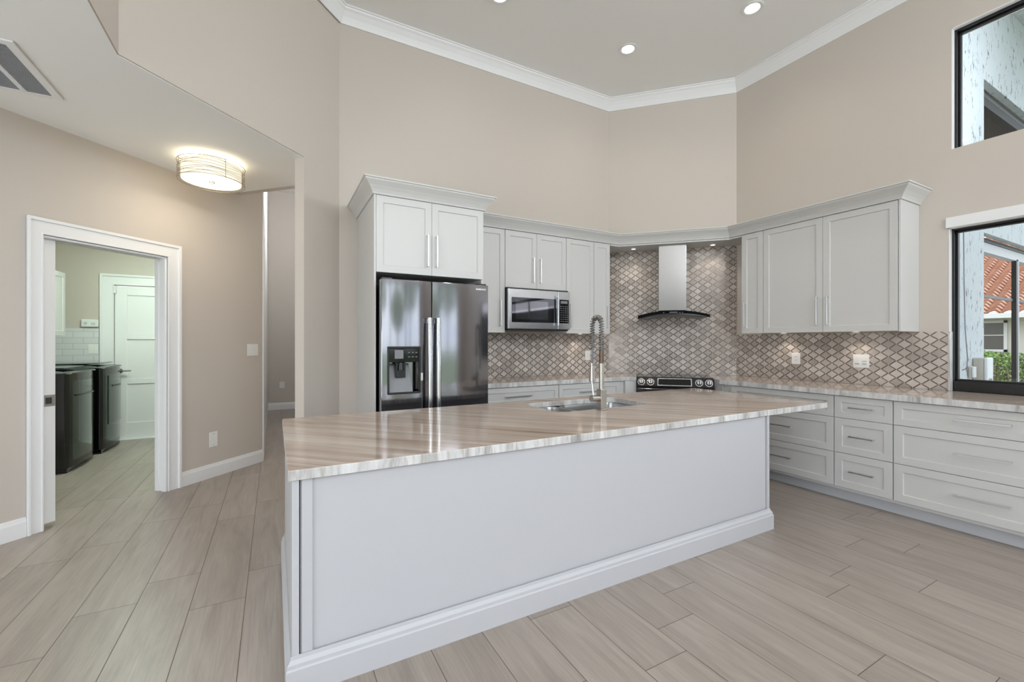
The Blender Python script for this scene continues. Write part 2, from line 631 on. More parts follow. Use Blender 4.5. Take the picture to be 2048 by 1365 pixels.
def sweep(bm, path, prof, closed=False, flip=1):
    """sweep profile [(out, z)] along a plan path [(x, y)]; out is to the right of travel when flip=1"""
    P = [Vector((p[0], p[1])) for p in path]
    N = len(P)
    rings = []
    for i, p in enumerate(P):
        dirs = []
        if i > 0 or closed:
            dirs.append((p - P[i - 1]).normalized())
        if i < N - 1 or closed:
            dirs.append((P[(i + 1) % N] - p).normalized())
        ns = [Vector((d.y, -d.x)) * flip for d in dirs]
        if len(ns) == 2:
            b = (ns[0] + ns[1]).normalized()
            s = 1.0 / max(0.25, b.dot(ns[0]))
            nn = b * s
        else:
            nn = ns[0]
        rings.append([bm.verts.new((p.x + nn.x * o, p.y + nn.y * o, z)) for o, z in prof])
    m = len(prof)
    for i in range(N if closed else N - 1):
        A, B = rings[i], rings[(i + 1) % N]
        for k in range(m):
            bm.faces.new((A[k], A[(k + 1) % m], B[(k + 1) % m], B[k]))
    if not closed:
        bm.faces.new(rings[0][::-1])
        bm.faces.new(rings[-1])
    bmesh.ops.recalc_face_normals(bm, faces=bm.faces[:])


def B():
    return bmesh.new()


def obj(name, bm, m, parent=None, bevel=0.0, loc=None, rotz=0.0, seg=2, recalc=True, smooth_angle=False):
    if recalc:
        bmesh.ops.recalc_face_normals(bm, faces=bm.faces[:])
    for ed in bm.edges:
        if len(ed.link_faces) == 2 and ed.calc_face_angle(0) > 0.6:
            ed.smooth = False
    me = bpy.data.meshes.new(name)
    bm.to_mesh(me)
    bm.free()
    for x in (m if isinstance(m, (list, tuple)) else [m]):
        me.materials.append(x)
    o = bpy.data.objects.new(name, me)
    COL.objects.link(o)
    if loc:
        o.location = loc
    o.rotation_euler = (0, 0, rotz)
    if parent is not None:
        o.parent = parent
    if bevel:
        b = o.modifiers.new('bevel', 'BEVEL')
        b.width = bevel
        b.segments = seg
        b.limit_method = 'ANGLE'
        b.angle_limit = math.radians(40)
        b.harden_normals = False
    return o


def thing(name, label, cat, loc=(0, 0, 0), rotz=0.0, group=None):
    o = bpy.data.objects.new(name, None)
    COL.objects.link(o)
    o.empty_display_size = 0.1
    o.location = loc
    o.rotation_euler = (0, 0, rotz)
    return tag(o, label, cat, group)


def tag(o, label, cat, group=None, kind=None):
    o['label'] = label
    o['category'] = cat
    if group:
        o['group'] = group
    if kind:
        o['kind'] = kind
    return o


def struct(name, bm, m, bevel=0.0, loc=None, rotz=0.0, label=None, parent=None):
    o = obj(name, bm, m, parent, bevel, loc, rotz)
    if parent is None:
        o['kind'] = 'structure'
        if label:
            o['label'] = label
    return o


def dup(root, loc, rotz, label=None, group=None):
    r = root.copy()
    COL.objects.link(r)
    r.location = loc
    r.rotation_euler = (0, 0, rotz)
    if label:
        r['label'] = label
    if group:
        r['group'] = group
    for ch in [c for c in ALLCH(root)]:
        c = ch.copy()
        COL.objects.link(c)
        c.parent = r
        for g in ALLCH(ch):
            d = g.copy()
            COL.objects.link(d)
            d.parent = c
    return r


def ALLCH(o):
    return [c for c in bpy.data.objects if c.parent == o]


def MZ(axis_x, origin, up=(0, 0, 1)):
    """matrix taking (along, height, depth) to space: along=axis_x (plan dir), height=z, depth = to the left-normal (into the wall)"""
    ax = Vector((axis_x[0], axis_x[1], 0)).normalized()
    inn = Vector((-ax.y, ax.x, 0))
    M = Matrix(((ax.x, 0, inn.x, origin[0]), (ax.y, 0, inn.y, origin[1]), (0, 1, 0, 0), (0, 0, 0, 1)))
    return M


def rect(a0, a1, b0, b1):
    return [(a0, b0), (a1, b0), (a1, b1), (a0, b1)]


# key plan points
YA = 4.48                      # fridge wall
C0 = (0.565, 4.48)             # corner of fridge wall and the oblique left wall
C1 = (3.93, 4.48)              # corner of fridge wall and hood wall
C2 = (5.02, 3.375)             # corner of hood wall and window wall
XB = 5.02                      # window wall
ZC = 4.61                      # high ceiling
ZL = 2.98                      # low ceiling
DIAG = math.atan2(C2[1] - C1[1], C2[0] - C1[0])
DL = math.hypot(C2[0] - C1[0], C2[1] - C1[1])
CT, CTU = 0.965, 0.918         # wall counters top / underside
IT, IU = 0.880, 0.838          # island top / underside

# ------------------------------------------------------------------ floor
bm = B()
lay = bm.faces.layers.float.new('plank')
known = {0: 1.326, 4: 1.326, 3: None, 5: 1.49, 6: None, 7: 0.886, 8: 0.60, 9: 1.24, 10: 1.34, 11: 1.02, 12: 1.482, 13: 1.258,
         -6: 2.65, -4: 3.17, -3: 2.75, -5: 4.23, -7: 5.04, 6: 1.683}
PL = 1.27
g = 0.0013
for k in range(-18, 18):
    x0 = 0.615 + 0.25 * (k - 1)
    x1 = x0 + 0.25
    # column index: k=4 -> 1.365..1.615
    y = known.get(k)
    if y is None:
        y = random.random() * PL
    y -= PL * 9
    while y < 10.4:
        ya, yb = max(y, -4.6), min(y + PL, 10.3)
        if yb > ya and x1 < 5.3:
            vs = [bm.verts.new(p) for p in ((x0 + g, ya + g, 0), (x1 - g, ya + g, 0), (x1 - g, yb - g, 0), (x0 + g, yb - g, 0))]
            f = bm.faces.new(vs)
            f[lay] = random.random()
        y += PL
fl = struct('floor', bm, FLOORM, label='wood-look porcelain plank floor')
bm = B()
box(bm, -4.2, 5.2, -4.6, 10.3, -0.1, -0.0015)
struct('floor', bm, GROUT)

# ------------------------------------------------------------------ ceilings
bm = B()
prism(bm, [(-0.86, -4.7), (5.2, -4.7), (5.2, 4.6), (0.1, 4.6), (-0.86, 3.3)], ZC, ZC + 0.12)
struct('ceiling', bm, CEIL, label='high flat white ceiling over the kitchen')
bm = B()
prism(bm, [(-4.2, -4.7), (-0.768, -4.7), (-0.768, 3.178), (0.215, 4.161), (0.4, 4.74), (-0.385, 5.525), (-4.2, 1.71)], ZL, ZL + 0.1)
struct('ceiling', bm, CEIL, label='low white ceiling over the hallway')
bm = B()
prism(bm, [(-0.45, 5.4), (0.1, 4.6), (0.9, 4.6), (0.9, 10.2), (-0.45, 10.2)], 4.45, 4.55)
struct('ceiling', bm, CEIL)
bm = B()
prism(bm, [(-2.85, 3.3), (-0.2, 5.9), (-0.2, 8.15), (-2.85, 8.15)], 2.95, 2.975)
struct('ceiling', bm, CEIL)

# ------------------------------------------------------------------ walls
bm = B()
prism(bm, rect(0, 3.46, 0, ZC), 0, 0.12, M=MZ((1, 0), (C0[0] - 0.05, YA)))
struct('wall_back', bm, WALL)
bm = B()
prism(bm, rect(0, DL, 0, ZC), 0, 0.12, M=MZ((C2[0] - C1[0], C2[1] - C1[1]), C1))
struct('wall_corner', bm, WALL)
# window wall, two openings (along = -Y from C2)
yw = lambda Y: C2[1] - Y
bm = B()
prism(bm, rect(0, 8.05, 0, ZC), 0, 0.2,
      holes=[rect(yw(1.447), yw(-2.3), CT, 2.345), rect(yw(1.431), yw(-2.3), 3.01, 4.03)],
      M=MZ((0, -1), (XB, C2[1])))
struct('wall_right', bm, WALL)
# upper left wall: oblique piece that also reaches the floor beside the fridge, then the drop wall above the low ceiling
u45 = (1, 1)
bm = B()
Lc = math.hypot(C0[0] - 0.225, C0[1] - 4.155)
prism(bm, rect(0, Lc, 0, ZC), 0, 0.095, M=MZ(u45, (0.225, 4.155)))
struct('wall_left', bm, WALL)
bm = B()
L2 = math.hypot(0.985, 0.985)
prism(bm, rect(0, L2, ZL + 0.004, ZC), 0, 0.095, M=MZ(u45, (-0.76, 3.17)))
struct('wall_left_upper', bm, WALL)
bm = B()
prism(bm, rect(0, 7.87, ZL + 0.004, ZC), 0, 0.095, M=MZ((0, 1), (-0.76, -4.7)))
struct('wall_left_side', bm, WALL)
# hall wall with the laundry doorway: along = (1,1)/sqrt2, origin at y-x=5.91
HU = lambda x, y: (x + y) / math.sqrt(2)
OH = (-2.955, 2.955)
d0, d1 = 2.077, 2.951
hend = HU(-0.123, 5.787)
bm = B()
prism(bm, rect(-1.8, hend, 0, ZL + 0.02), 0, 0.12, holes=[], M=MZ(u45, OH)) if False else None
prism(bm, [(-1.8, 0), (d0, 0), (d0, 2.165), (d1, 2.165), (d1, 0), (hend, 0), (hend, ZL + 1.5), (hend - 0.6, ZL + 1.5), (hend - 0.6, ZL), (-1.8, ZL)], 0, 0.12, M=MZ(u45, OH))
struct('wall_hall', bm, WALL)
bm = B()
box(bm, -0.24, -0.123, 5.80, 10.15, 0, 4.5)
struct('wall_hall_side', bm, WALL)
bm = B()
box(bm, -0.3, 1.0, 10.05, 10.17, 0, 4.5)
struct('wall_hall_end', bm, WALL)
bm = B()
box(bm, 0.7, 0.82, 4.61, 10.05, 0, 4.5)
struct('wall_hall_right', bm, WALL)
bm = B()
prism(bm, rect(0, 0.75, ZL + 0.004, 4.5), 0, 0.08, M=MZ((1, -1), (-0.385, 5.525)))
struct('wall_hall_drop', bm, WALL)
# foyer and rear shell of the room (behind the camera)
bm = B()
prism(bm, rect(0, 6.5, 0, ZL), 0, 0.12, holes=[rect(2.2, 6.2, 0.15, 2.6)], M=MZ((0, 1), (-4.2, -4.7)))
struct('wall_foyer', bm, WALL)
bm = B()
prism(bm, rect(0, 9.4, 0, ZC), 0, 0.12, holes=[rect(0.8, 6.4, 0.02, 3.0), rect(0.8, 6.4, 3.35, 4.3)], M=MZ((-1, 0), (5.2, -4.6)))
struct('wall_front', bm, WALL)
# laundry room shell
bm = B()
box(bm, -2.82, -2.7, 4.0, 8.1, 0, 2.95)
struct('wall_laundry_left', bm, WALL)
bm = B()
prism(bm, [(-2.7 + 2.7, 0), (0.735, 0), (0.735, 2.18), (1.61, 2.18), (1.61, 0), (2.46, 0), (2.46, 2.95), (0, 2.95)], 0, 0.12, M=MZ((1, 0), (-2.7, 8.0)))
struct('wall_laundry_end', bm, WALL)

# ------------------------------------------------------------------ ceiling crown
zc = ZC
prof = [(0.0, zc - 0.145), (0.012, zc - 0.145), (0.022, zc - 0.12), (0.038, zc - 0.085), (0.062, zc - 0.045), (0.078, zc - 0.028), (0.082, zc - 0.016), (0.094, zc - 0.012), (0.094, zc), (0, zc)]
bm = B()
sweep(bm, [(-0.76, -4.6), (-0.76, 3.17), C0, C1, C2, (XB, -4.6)], prof)
for f in bm.faces:
    f.smooth = False
struct('trim_1', bm, TRIM, label='white crown moulding around the high ceiling')

# baseboards
bp = [(0, 0), (0.016, 0), (0.016, 0.105), (0.012, 0.118), (0.009, 0.135), (0, 0.138)]


def on_hall(u, off=0.0):
    return (OH[0] + (u) / math.sqrt(2) + off / math.sqrt(2), OH[1] + (u) / math.sqrt(2) - off / math.sqrt(2))


E_D0, E_D1 = d0, d1
bm = B()
sweep(bm, [on_hall(-1.7), on_hall(d0 - 0.090)], bp)
struct('baseboard_left', bm, TRIM)
bm = B()
sweep(bm, [on_hall(d1 + 0.122), (-0.123, 5.787), (-0.123, 10.05), (0.7, 10.05)], bp)
struct('baseboard_hall', bm, TRIM)
# painted white wall end seen edge-on at the corner of the hall
bm = B()
box(bm, -0.123, -0.108, 5.80, 10.03, 0.138, 4.45)
struct('trim_2', bm, TRIM, label='tall white boarding along the hall beyond the corner')


# ------------------------------------------------------------------ door casings
def casing(name, M, a0, a1, top, w=0.105, front=-0.02, wl=None, wr=None, label=None):
    bm = B()
    def piece(x0, x1, z0, z1, mitre=None):
        pass
    # flat board + raised outer band + inner bead, as three stepped prisms shaped like an upside-down U
    def U(o0, o1, dep):
        kl_, kr_ = (wl or w) / w, (wr or w) / w
        poly = [(a0 - o1 * kl_, 0), (a0 - o0 * kl_, 0), (a0 - o0 * kl_, top + o0), (a1 + o0 * kr_, top + o0), (a1 + o0 * kr_, 0), (a1 + o1 * kr_, 0), (a1 + o1 * kr_, top + o1), (a0 - o1 * kl_, top + o1)]
        prism(bm, poly, dep, 0, M=M)
    U(0, w, front * 0.65)
    U(w * 0.80, w, front * 1.3)
    U(0.0, w * 0.12, front * 0.95)
    o = struct(name, bm, TRIM, bevel=0.002, label=label)
    return o


MH = MZ(u45, OH)
casing('trim_3', MH, d0, d1, 2.165, w=0.118, wl=0.088, label='white casing around the laundry doorway')
# jamb lining of the doorway (split jambs of the pocket door)
bm = B()
prism(bm, rect(d1 - 0.001, d1 - 0.018, 0, 2.165), 0.0, 0.045, M=MH)
prism(bm, rect(d1 - 0.001, d1 - 0.018, 0, 2.165), 0.085, 0.13, M=MH)
prism(bm, rect(d1 - 0.001, d1 - 0.008, 0, 2.165), 0.04, 0.09, M=MH)
prism(bm, rect(d0, d1, 2.147, 2.164), 0.0, 0.045, M=MH)
prism(bm, rect(d0, d1, 2.147, 2.164), 0.085, 0.13, M=MH)
prism(bm, rect(d0 + 0.001, d0 + 0.012, 0, 2.165), 0.0, 0.04, M=MH)
struct('trim_4', bm, TRIM, bevel=0.0015, label='white jamb lining of the laundry doorway')

# pocket door, nearly fully slid away, with its latch plate
pd_ = tag(bpy.data.objects.new('door_1', None), 'white sliding pocket door pushed back in the laundry doorway', 'door')
COL.objects.link(pd_)
pd_['kind'] = 'structure'
bm = B()
prism(bm, rect(d0 - 0.20, d0 + 0.099, 0.03, 2.16), 0.045, 0.082, M=MH)
obj('door_leaf', bm, TRIM, pd_, 0.002)
bm = B()
prism(bm, rect(d0 + 0.020, d0 + 0.096, 0.90, 0.985), 0.041, 0.045, M=MH)
lp = obj('latch_plate', bm, NICKEL, pd_, 0.001)
bm = B()
prism(bm, rect(d0 + 0.040, d0 + 0.076, 0.918, 0.966), 0.0395, 0.0415, M=MH)
obj('finger_pull', bm, DARKSLOT, lp)

# far laundry door with casing
ML = MZ((1, 0), (-2.7, 8.0))
casing('trim_5', ML, 0.735, 1.61, 2.18, w=0.148, label='white casing around the far laundry door')
dr = tag(bpy.data.objects.new('door_2', None), 'white three-panel door at the end of the laundry room', 'door')
dr['kind'] = 'structure'
COL.objects.link(dr)
dr.location = (-2.7 + 0.745, 7.99, 0)
bm = B()
W_ = 0.85
box(bm, 0, W_, 0.012, 0.045, 0.012, 2.165)
pz = [(0.24, 0.785), (0.86, 1.416), (1.50, 2.04)]
for x0, x1 in ((0, 0.13), (W_ - 0.13, W_)):
    box(bm, x0, x1, 0, 0.012, 0.012, 2.165)
zs = [0.012, 0.24, 0.785, 0.86, 1.416, 1.50, 2.04, 2.165]
for a, b_ in ((0, 1), (2, 3), (4, 5), (6, 7)):
    box(bm, 0.13, W_ - 0.13, 0, 0.012, zs[a], zs[b_])
obj('door_leaf', bm, TRIM, dr, 0.003)
bm = B()
box(bm, -0.01, 0.02, -0.028, 0.0, 2.06, 2.165)
obj('hinge_guard', bm, TRIM, dr, 0.004)
bm = B()
cyl(bm, (0.06, 0, 0.975), (0.06, -0.012, 0.975), 0.03)
cyl(bm, (0.06, -0.01, 0.975), (0.06, -0.06, 0.975), 0.011)
cyl(bm, (0.055, -0.055, 0.975), (0.185, -0.055, 0.975), 0.009)
obj('door_handle', bm, NICKEL, dr)
# threshold line
bm = B()
box(bm, -1.93, -1.02, 7.95, 7.99, 0.0, 0.012)
struct('trim_6', bm, TRIM)


# ------------------------------------------------------------------ windows
def window(name, y0, y1, z0, z1, lab, bottom=0.085, sash=True):
    """window in the right wall, opening y0 (left, larger Y) to y1; built in world coordinates"""
    o = bpy.data.objects.new(name, None)
    COL.objects.link(o)
    o['kind'] = 'structure'
    o['label'] = lab
    bm = B()   # white jamb liner
    t = 0.006
    box(bm, XB - 0.001, XB + 0.045, y0 - t, y0, z0, z1)
    box(bm, XB - 0.001, XB + 0.045, y1, y1 + t, z0, z1)
    box(bm, XB - 0.001, XB + 0.045, y1, y0, z1 - t, z1)
    obj('jamb', bm, TRIM, o)
    bm = B()   # outer black frame
    f = 0.020
    X0, X1 = XB + 0.045, XB + 0.15
    box(bm, X0, X1, y0 - f, y0, z0, z1)
    box(bm, X0, X1, y1, y1 + f, z0, z1)
    box(bm, X0, X1, y1, y0, z1 - f, z1)
    box(bm, X0, X1, y1, y0, z0, z0 + bottom)
    obj('window_frame', bm, BLKMETAL, o, 0.003)
    bm = B()   # sash with bead
    s = 0.014
    a, b_, c, d = y0 - f, y1 + f, z0 + bottom, z1 - f
    X0, X1 = XB + 0.085, XB + 0.125
    box(bm, X0, X1, a - s, a, c, d)
    box(bm, X0, X1, b_, b_ + s, c, d)
    box(bm, X0, X1, b_, a, d - s, d)
    box(bm, X0, X1, b_, a, c, c + s)
    box(bm, X0, X1, -0.45, -0.40, c, d)
    obj('sash', bm, BLKMETAL, o, 0.003)
    bm = B()
    box(bm, XB + 0.103, XB + 0.107, b_ + s, a - s, c + s, d - s)
    obj('pane', bm, GLASS, o)
    return o


w1 = window('window_1', 1.447, -2.3, CT + 0.001, 2.345, 'black-framed window above the right counter')
w2 = window('window_2', 1.431, -2.3, 3.01, 4.03, 'black-framed high window above the lower one', bottom=0.01)
bm = B()
box(bm, XB - 0.022, XB - 0.001, -2.4, 1.462, 2.345, 2.432)
struct('trim_7', bm, TRIM, bevel=0.003, label='white head board above the lower window')
# pale stone end cap of the splash at the window
bm = B()
box(bm, XB - 0.014, XB + 0.045, 1.436, 1.4465, CT + 0.001, 1.468)
struct('trim_8', bm, STONE_EDGE)
# pull cord inside the window
bm = B()
tube(bm, [(5.085, 1.375, 2.30), (5.083, 1.372, 1.9), (5.08, 1.365, 1.5), (5.078, 1.35, 1.25), (5.082, 1.355, 1.16), (5.09, 1.385, 1.14)], 0.0035, 6)
tag(obj('window_cord', bm, GREY), 'thin white cord hanging at the left side of the lower window', 'cord')

# sliding doors, transoms and side window panes behind the camera
bm = B()
for x in (-1.2, 0.2, 1.6, 3.0, 4.4):
    box(bm, x - 0.04, x + 0.04, -4.70, -4.62, 0.02, 3.0)
box(bm, -1.2, 4.4, -4.70, -4.62, 2.93, 3.0)
box(bm, -1.2, 4.4, -4.70, -4.62, 0.02, 0.1)
box(bm, -1.2, 4.4, -4.70, -4.62, 3.35, 3.40)
box(bm, -1.2, 4.4, -4.70, -4.62, 4.25, 4.30)
struct('window_3', bm, BLKMETAL)
bm = B()
box(bm, -1.2, 4.4, -4.663, -4.66, 0.1, 2.93)
box(bm, -1.2, 4.4, -4.663, -4.66, 3.40, 4.25)
struct('window_4', bm, GLASS)


# ------------------------------------------------------------------ cabinet parts
def shaker(name, parent, x0, x1, z0, z1, y, rail=0.058, t=0.02, m=None, rec=0.009):
    """a shaker front facing -y; y is its front plane"""
    bm = B()
    X = (x0, x0 + rail, x1 - rail, x1)
    Z = (z0, z0 + rail, z1 - rail, z1)
    def ring(i, yy):
        return [bm.verts.new(p) for p in ((X[i], yy, Z[i]), (X[3 - i], yy, Z[i]), (X[3 - i], yy, Z[3 - i]), (X[i], yy, Z[3 - i]))]
    b0 = ring(0, y + t)
    f0 = ring(0, y)
    f1 = ring(1, y)
    X = (X[0], X[1] + 0.003, X[2] - 0.003, X[3])
    Z = (Z[0], Z[1] + 0.003, Z[2] - 0.003, Z[3])
    r1 = ring(1, y + rec)
    for A, Bq in ((b0, f0), (f0, f1), (f1, r1)):
        for i in range(4):
            j = (i + 1) % 4
            bm.faces.new((A[i], A[j], Bq[j], Bq[i]))
    bm.faces.new(r1)
    bm.faces.new(b0[::-1])
    return obj(name, bm, m or CAB, parent, 0.0012, seg=1)


def bar_handle(parent, x, z, length, y, vertical=True):
    """bar pull standing off the front plane y; centre x,z"""
    bm = B()
    h = length / 2
    w = 0.006
    if vertical:
        box(bm, x - w, x + w, y - 0.034, y - 0.024, z - h, z + h)
        for s in (-1, 1):
            box(bm, x - w, x + w, y - 0.028, y, z + s * (h - 0.006) - 0.006, z + s * (h - 0.006) + 0.006)
    else:
        box(bm, x - h, x + h, y - 0.034, y - 0.024, z - w, z + w)
        for s in (-1, 1):
            box(bm, x + s * (h - 0.006) - 0.006, x + s * (h - 0.006) + 0.006, y - 0.028, y, z - w, z + w)
    return obj('handle', bm, CHROME, parent, 0.0018)


def wall_cabinet(name, label, loc, rotz, w, depth, z0, z1, doors, group=None, hz=None, cat='cabinet', body_extra=None):
    """origin: left end of the unit at the wall line (y=0 is the wall, room is -y). doors: list of (x0,x1,handle_x or None)"""
    t = thing(name, label, cat, loc, rotz, group)
    bm = B()
    box(bm, 0, min(w, 1.162), -depth + 0.0205, -0.002, z0 + 0.002, z1)
    obj('body', bm, CAB, t, 0.001)
    for x0, x1, hx in doors:
        d = shaker('door', t, x0 + 0.0015, x1 - 0.0015, z0, z1 - 0.003, -depth)
        if hx is not None:
            bar_handle(d, hx, hz[0], hz[1], -depth)
    return t


# fridge surround: X 0.714..1.70, door plane Y 3.65
t = thing('fridge_cabinet', 'white two-door cabinet above the black refrigerator with tall side panels', 'cabinet', (0.714, YA, 0), 0)
bm = B()
box(bm, 0, 0.016, -(YA - 3.65), -0.002, 0.0, 2.5915)
obj('side_panel', bm, CAB, t, 0.001)
bm = B()
box(bm, 0.966, 0.985, -(YA - 3.66), -0.002, 0.0, 2.5915)
obj('side_panel', bm, CAB, t, 0.001)
bm = B()
box(bm, 0.017, 0.965, -(YA - 3.671), -0.002, 1.957, 2.5915)
obj('body', bm, CAB, t, 0.001)
dpl = -(YA - 3.65)
for x0, x1, hx in ((0.018, 0.489, 0.449), (0.491, 0.984, 0.530)):
    d = shaker('door', t, x0, x1, 1.957, 2.590, dpl)
    bar_handle(d, hx, 2.167, 0.272, dpl)
# its crown
cprof = [(0.0, 2.592), (0.012, 2.592), (0.016, 2.607), (0.028, 2.629), (0.048, 2.655), (0.068, 2.675), (0.078, 2.685), (0.082, 2.697), (0.092, 2.699), (0.092, 2.71), (0, 2.71)]
bm = B()
sweep(bm, [(0, -0.001), (0, dpl), (0.985, dpl), (0.985, -0.001)], cprof)
# top lid
box(bm, 0.001, 0.984, dpl + 0.001, -0.002, 2.595, 2.607)
tag(obj('crown_moulding', bm, CAB, None, 0, (0.714, YA, 0)), 'short white crown moulding around the top of the refrigerator cabinet', 'moulding')

# dark void lining above the refrigerator is simply the shaded recess

YD = 4.12
dA = YA - YD
hzA = (1.688, 0.276)
wall_cabinet('upper_cabinet', 'narrow white upper cabinet between refrigerator cabinet and microwave', (1.7005, YA, 0), 0, 0.471, dA, 1.48, 2.592, [(0, 0.471, 0.412)], hz=hzA)
wall_cabinet('upper_cabinet', 'short white two-door upper cabinet directly above the microwave', (2.174, YA, 0), 0, 0.804, dA, 1.972, 2.592, [(0, 0.402, 0.352), (0.402, 0.804, 0.444)], hz=(2.174, 0.274))
wall_cabinet('upper_cabinet', 'white upper cabinet immediately right of the microwave', (2.980, YA, 0), 0, 0.406, dA, 1.48, 2.592, [(0, 0.406, 0.046)], hz=hzA)
wall_cabinet('upper_cabinet', 'slim white upper cabinet at the left edge of the hood niche', (3.3885, YA, 0), 0, 0.25, dA, 1.48, 2.592, [(0, 0.25, 0.205)], hz=hzA)
XD = 4.65
dB = XB - XD
YB0 = 3.066
wall_cabinet('upper_cabinet', 'slim white upper cabinet at the right edge of the hood niche', (XB, YB0, 0), -PI / 2, 0.247, dB, 1.476, 2.592, [(0, 0.247, 0.045)], hz=(1.685, 0.275))
tB = wall_cabinet('upper_cabinet', 'wide white two-door upper cabinet ending the right-hand run', (XB, YB0 - 0.2485, 0), -PI / 2, 1.178, dB, 1.476, 2.592, [(0, 0.582, 0.535), (0.582, 1.160, 0.628)], hz=(1.685, 0.275))
bm = B()
box(bm, 1.163, 1.178, -dB, -0.002, 1.470, 2.592)
obj('end_panel', bm, CAB, tB, 0.001)

# long crown over the upper cabinets and the hood niche, with the light valance panel below it
K1, K2 = (3.777, 4.12), (4.65, 3.214)
lprof = cprof
path = [(1.797, 4.12), K1, K2, (4.65, 1.64), (5.0195, 1.64)]
bm = B()
sweep(bm, path, lprof)
prism(bm, [(1.797, 4.121), (K1[0], K1[1] + 0.001), (K2[0] + 0.001, K2[1] + 0.001), (4.651, 1.641), (XB - 0.001, 1.641), (XB - 0.001, C2[1] - 0.002), (C1[0] - 0.002, YA - 0.001), (1.797, YA - 0.001)], 2.60, 2.607)
tag(obj('crown_moulding', bm, CAB), 'long white crown moulding over the upper cabinets and hood niche', 'moulding')
bm = B()
q = lambda p, d=0.004: (p[0] - d, p[1] - d)
prism(bm, [(3.642, 4.12), K1, K2, (4.65, 3.07), (XB - 0.003, 3.07), (C2[0] - 0.004, C2[1] - 0.002), (C1[0] - 0.003, C1[1] - 0.004), (3.642, YA - 0.002)], 2.572, 2.5905)
tag(obj('light_valance', bm, CAB, None, 0.001), 'white underside panel above the range hood holding two puck lights', 'valance')


# ------------------------------------------------------------------ small lights
def puck(label, x, y, z, r=0.035, power=3.0, group=None, spot=True, nm='puck_light'):
    t = thing(nm, label, 'light', (x, y, z), 0, group)
    bm = B()
    lathe(bm, [(r * 0.72, 0.0), (r, 0.0), (r, -0.006), (r * 0.78, -0.008), (r * 0.72, -0.004), (r * 0.72, 0.0)], n=28)
    obj('rim', bm, TRIM, t)
    bm = B()
    lathe(bm, [(0, -0.001), (r * 0.72, -0.001), (r * 0.72, -0.005), (0, -0.005)], n=28)
    obj('lens', bm, EMITP, t)
    l = lamp('SPOT', 'puck_glow', (x, y, z - 0.02), power, WARM, 0.02, target=(x, y, 0), spot=math.radians(115), blend=0.7)
    return t


puck('puck_light above the hood niche, left of the chimney'.replace('puck_light', 'small round puck light'), 4.02, 4.11, 2.571, power=5)
puck('small round puck light above the hood niche, right of the chimney', 4.70, 3.47, 2.571, power=5)
puck('small under-cabinet light below the cabinet right of the microwave', 3.36, 4.36, 1.478, power=3.0)
puck('small under-cabinet light near the hood niche on the right run', 4.90, 2.74, 1.472, power=3.0)
puck('small under-cabinet light near the window on the right run', 4.90, 2.07, 1.472, power=3.0)


def downlight(label, x, y, power, group=None, z=ZC):
    t = thing('ceiling_downlight', label, 'light', (x, y, z), 0, group)
    bm = B()
    lathe(bm, [(0.066, -0.001), (0.100, -0.001), (0.100, -0.005), (0.088, -0.009), (0.072, -0.008), (0.066, -0.004)], n=36)
    obj('trim_ring', bm, TRIM, t)
    bm = B()
    lathe(bm, [(0, -0.002), (0.066, -0.002), (0.066, -0.0045), (0, -0.0045)], n=36)
    obj('lens', bm, EMIT, t)
    lamp('SPOT', 'downlight_glow', (x, y, z - 0.03), power, WARM, 0.07, target=(x, y, 0), spot=math.radians(140), blend=0.8)
    return t


DP = 26
downlight('round recessed ceiling downlight nearest the hood corner', 3.418, 3.577, DP)
downlight('round recessed ceiling downlight nearest the window wall', 4.053, 2.561, DP)
downlight('round recessed ceiling downlight above the refrigerator side, cut by the top of the photo', 1.847, 3.604, DP * 0.45)
for (x, y) in ((0.6, 2.6), (2.3, 1.4), (4.0, 0.9), (0.6, 0.4), (2.3, -0.8), (4.0, -1.2), (0.6, -2.4), (3.2, -3.0)):  # lamps out of view, added for more light from above
    downlight('unseen recessed ceiling downlight added to light the room', x, y, DP * 0.8, 'added unseen downlights')

# ------------------------------------------------------------------ backsplash panels
SP = 0.010


def splash(label, x0, x1, z0, z1, loc, rotz):
    bm = B()
    box(bm, x0, x1, -SP, -0.0015, z0, z1)
    return tag(obj('backsplash', bm, LATTICE, None, 0, loc, rotz), label, 'backsplash')


splash('diamond lattice tile backsplash between refrigerator and hood niche', 0.0, 3.93 - 1.70 - 0.004, CT + 0.001, 1.478, (1.70, YA, 0), 0)
o = splash('tall diamond lattice tile backsplash behind the range hood', 0.004, DL - 0.004, CT + 0.001, 2.571, (C1[0], C1[1], 0), DIAG)
o = splash('diamond lattice tile backsplash below the right-hand upper cabinets', 0.0, C2[1] - 1.4475, CT + 0.001, 1.468, (XB, C2[1] - 0.004, 0), -PI / 2)

# ------------------------------------------------------------------ counters
YF, XF = 3.885, 4.275       # front edges of the wall counters


def dpt(s, D):
    """point on the hood wall frame: s along from C1, D out from the wall"""
    return (C1[0] + math.cos(DIAG) * s + math.sin(DIAG) * D, C1[1] + math.sin(DIAG) * s - math.cos(DIAG) * D)


RS0, RS1, RD = 0.370, 1.205, 0.635


def stone_slab(name, poly, z0, z1, holes=(), label='', cat='countertop'):
    bm = B()
    rim = prism(bm, poly, z0, z1, holes=holes)
    for f in rim:
        f.material_index = 1
    o = obj(name, bm, [STONE, STONE_EDGE], None, 0.003)
    return tag(o, label, cat)


e = 0.0115
a_, b2 = dpt(RS0 - 0.003, RD - 0.02), dpt(RS0 - 0.003, 0.012)
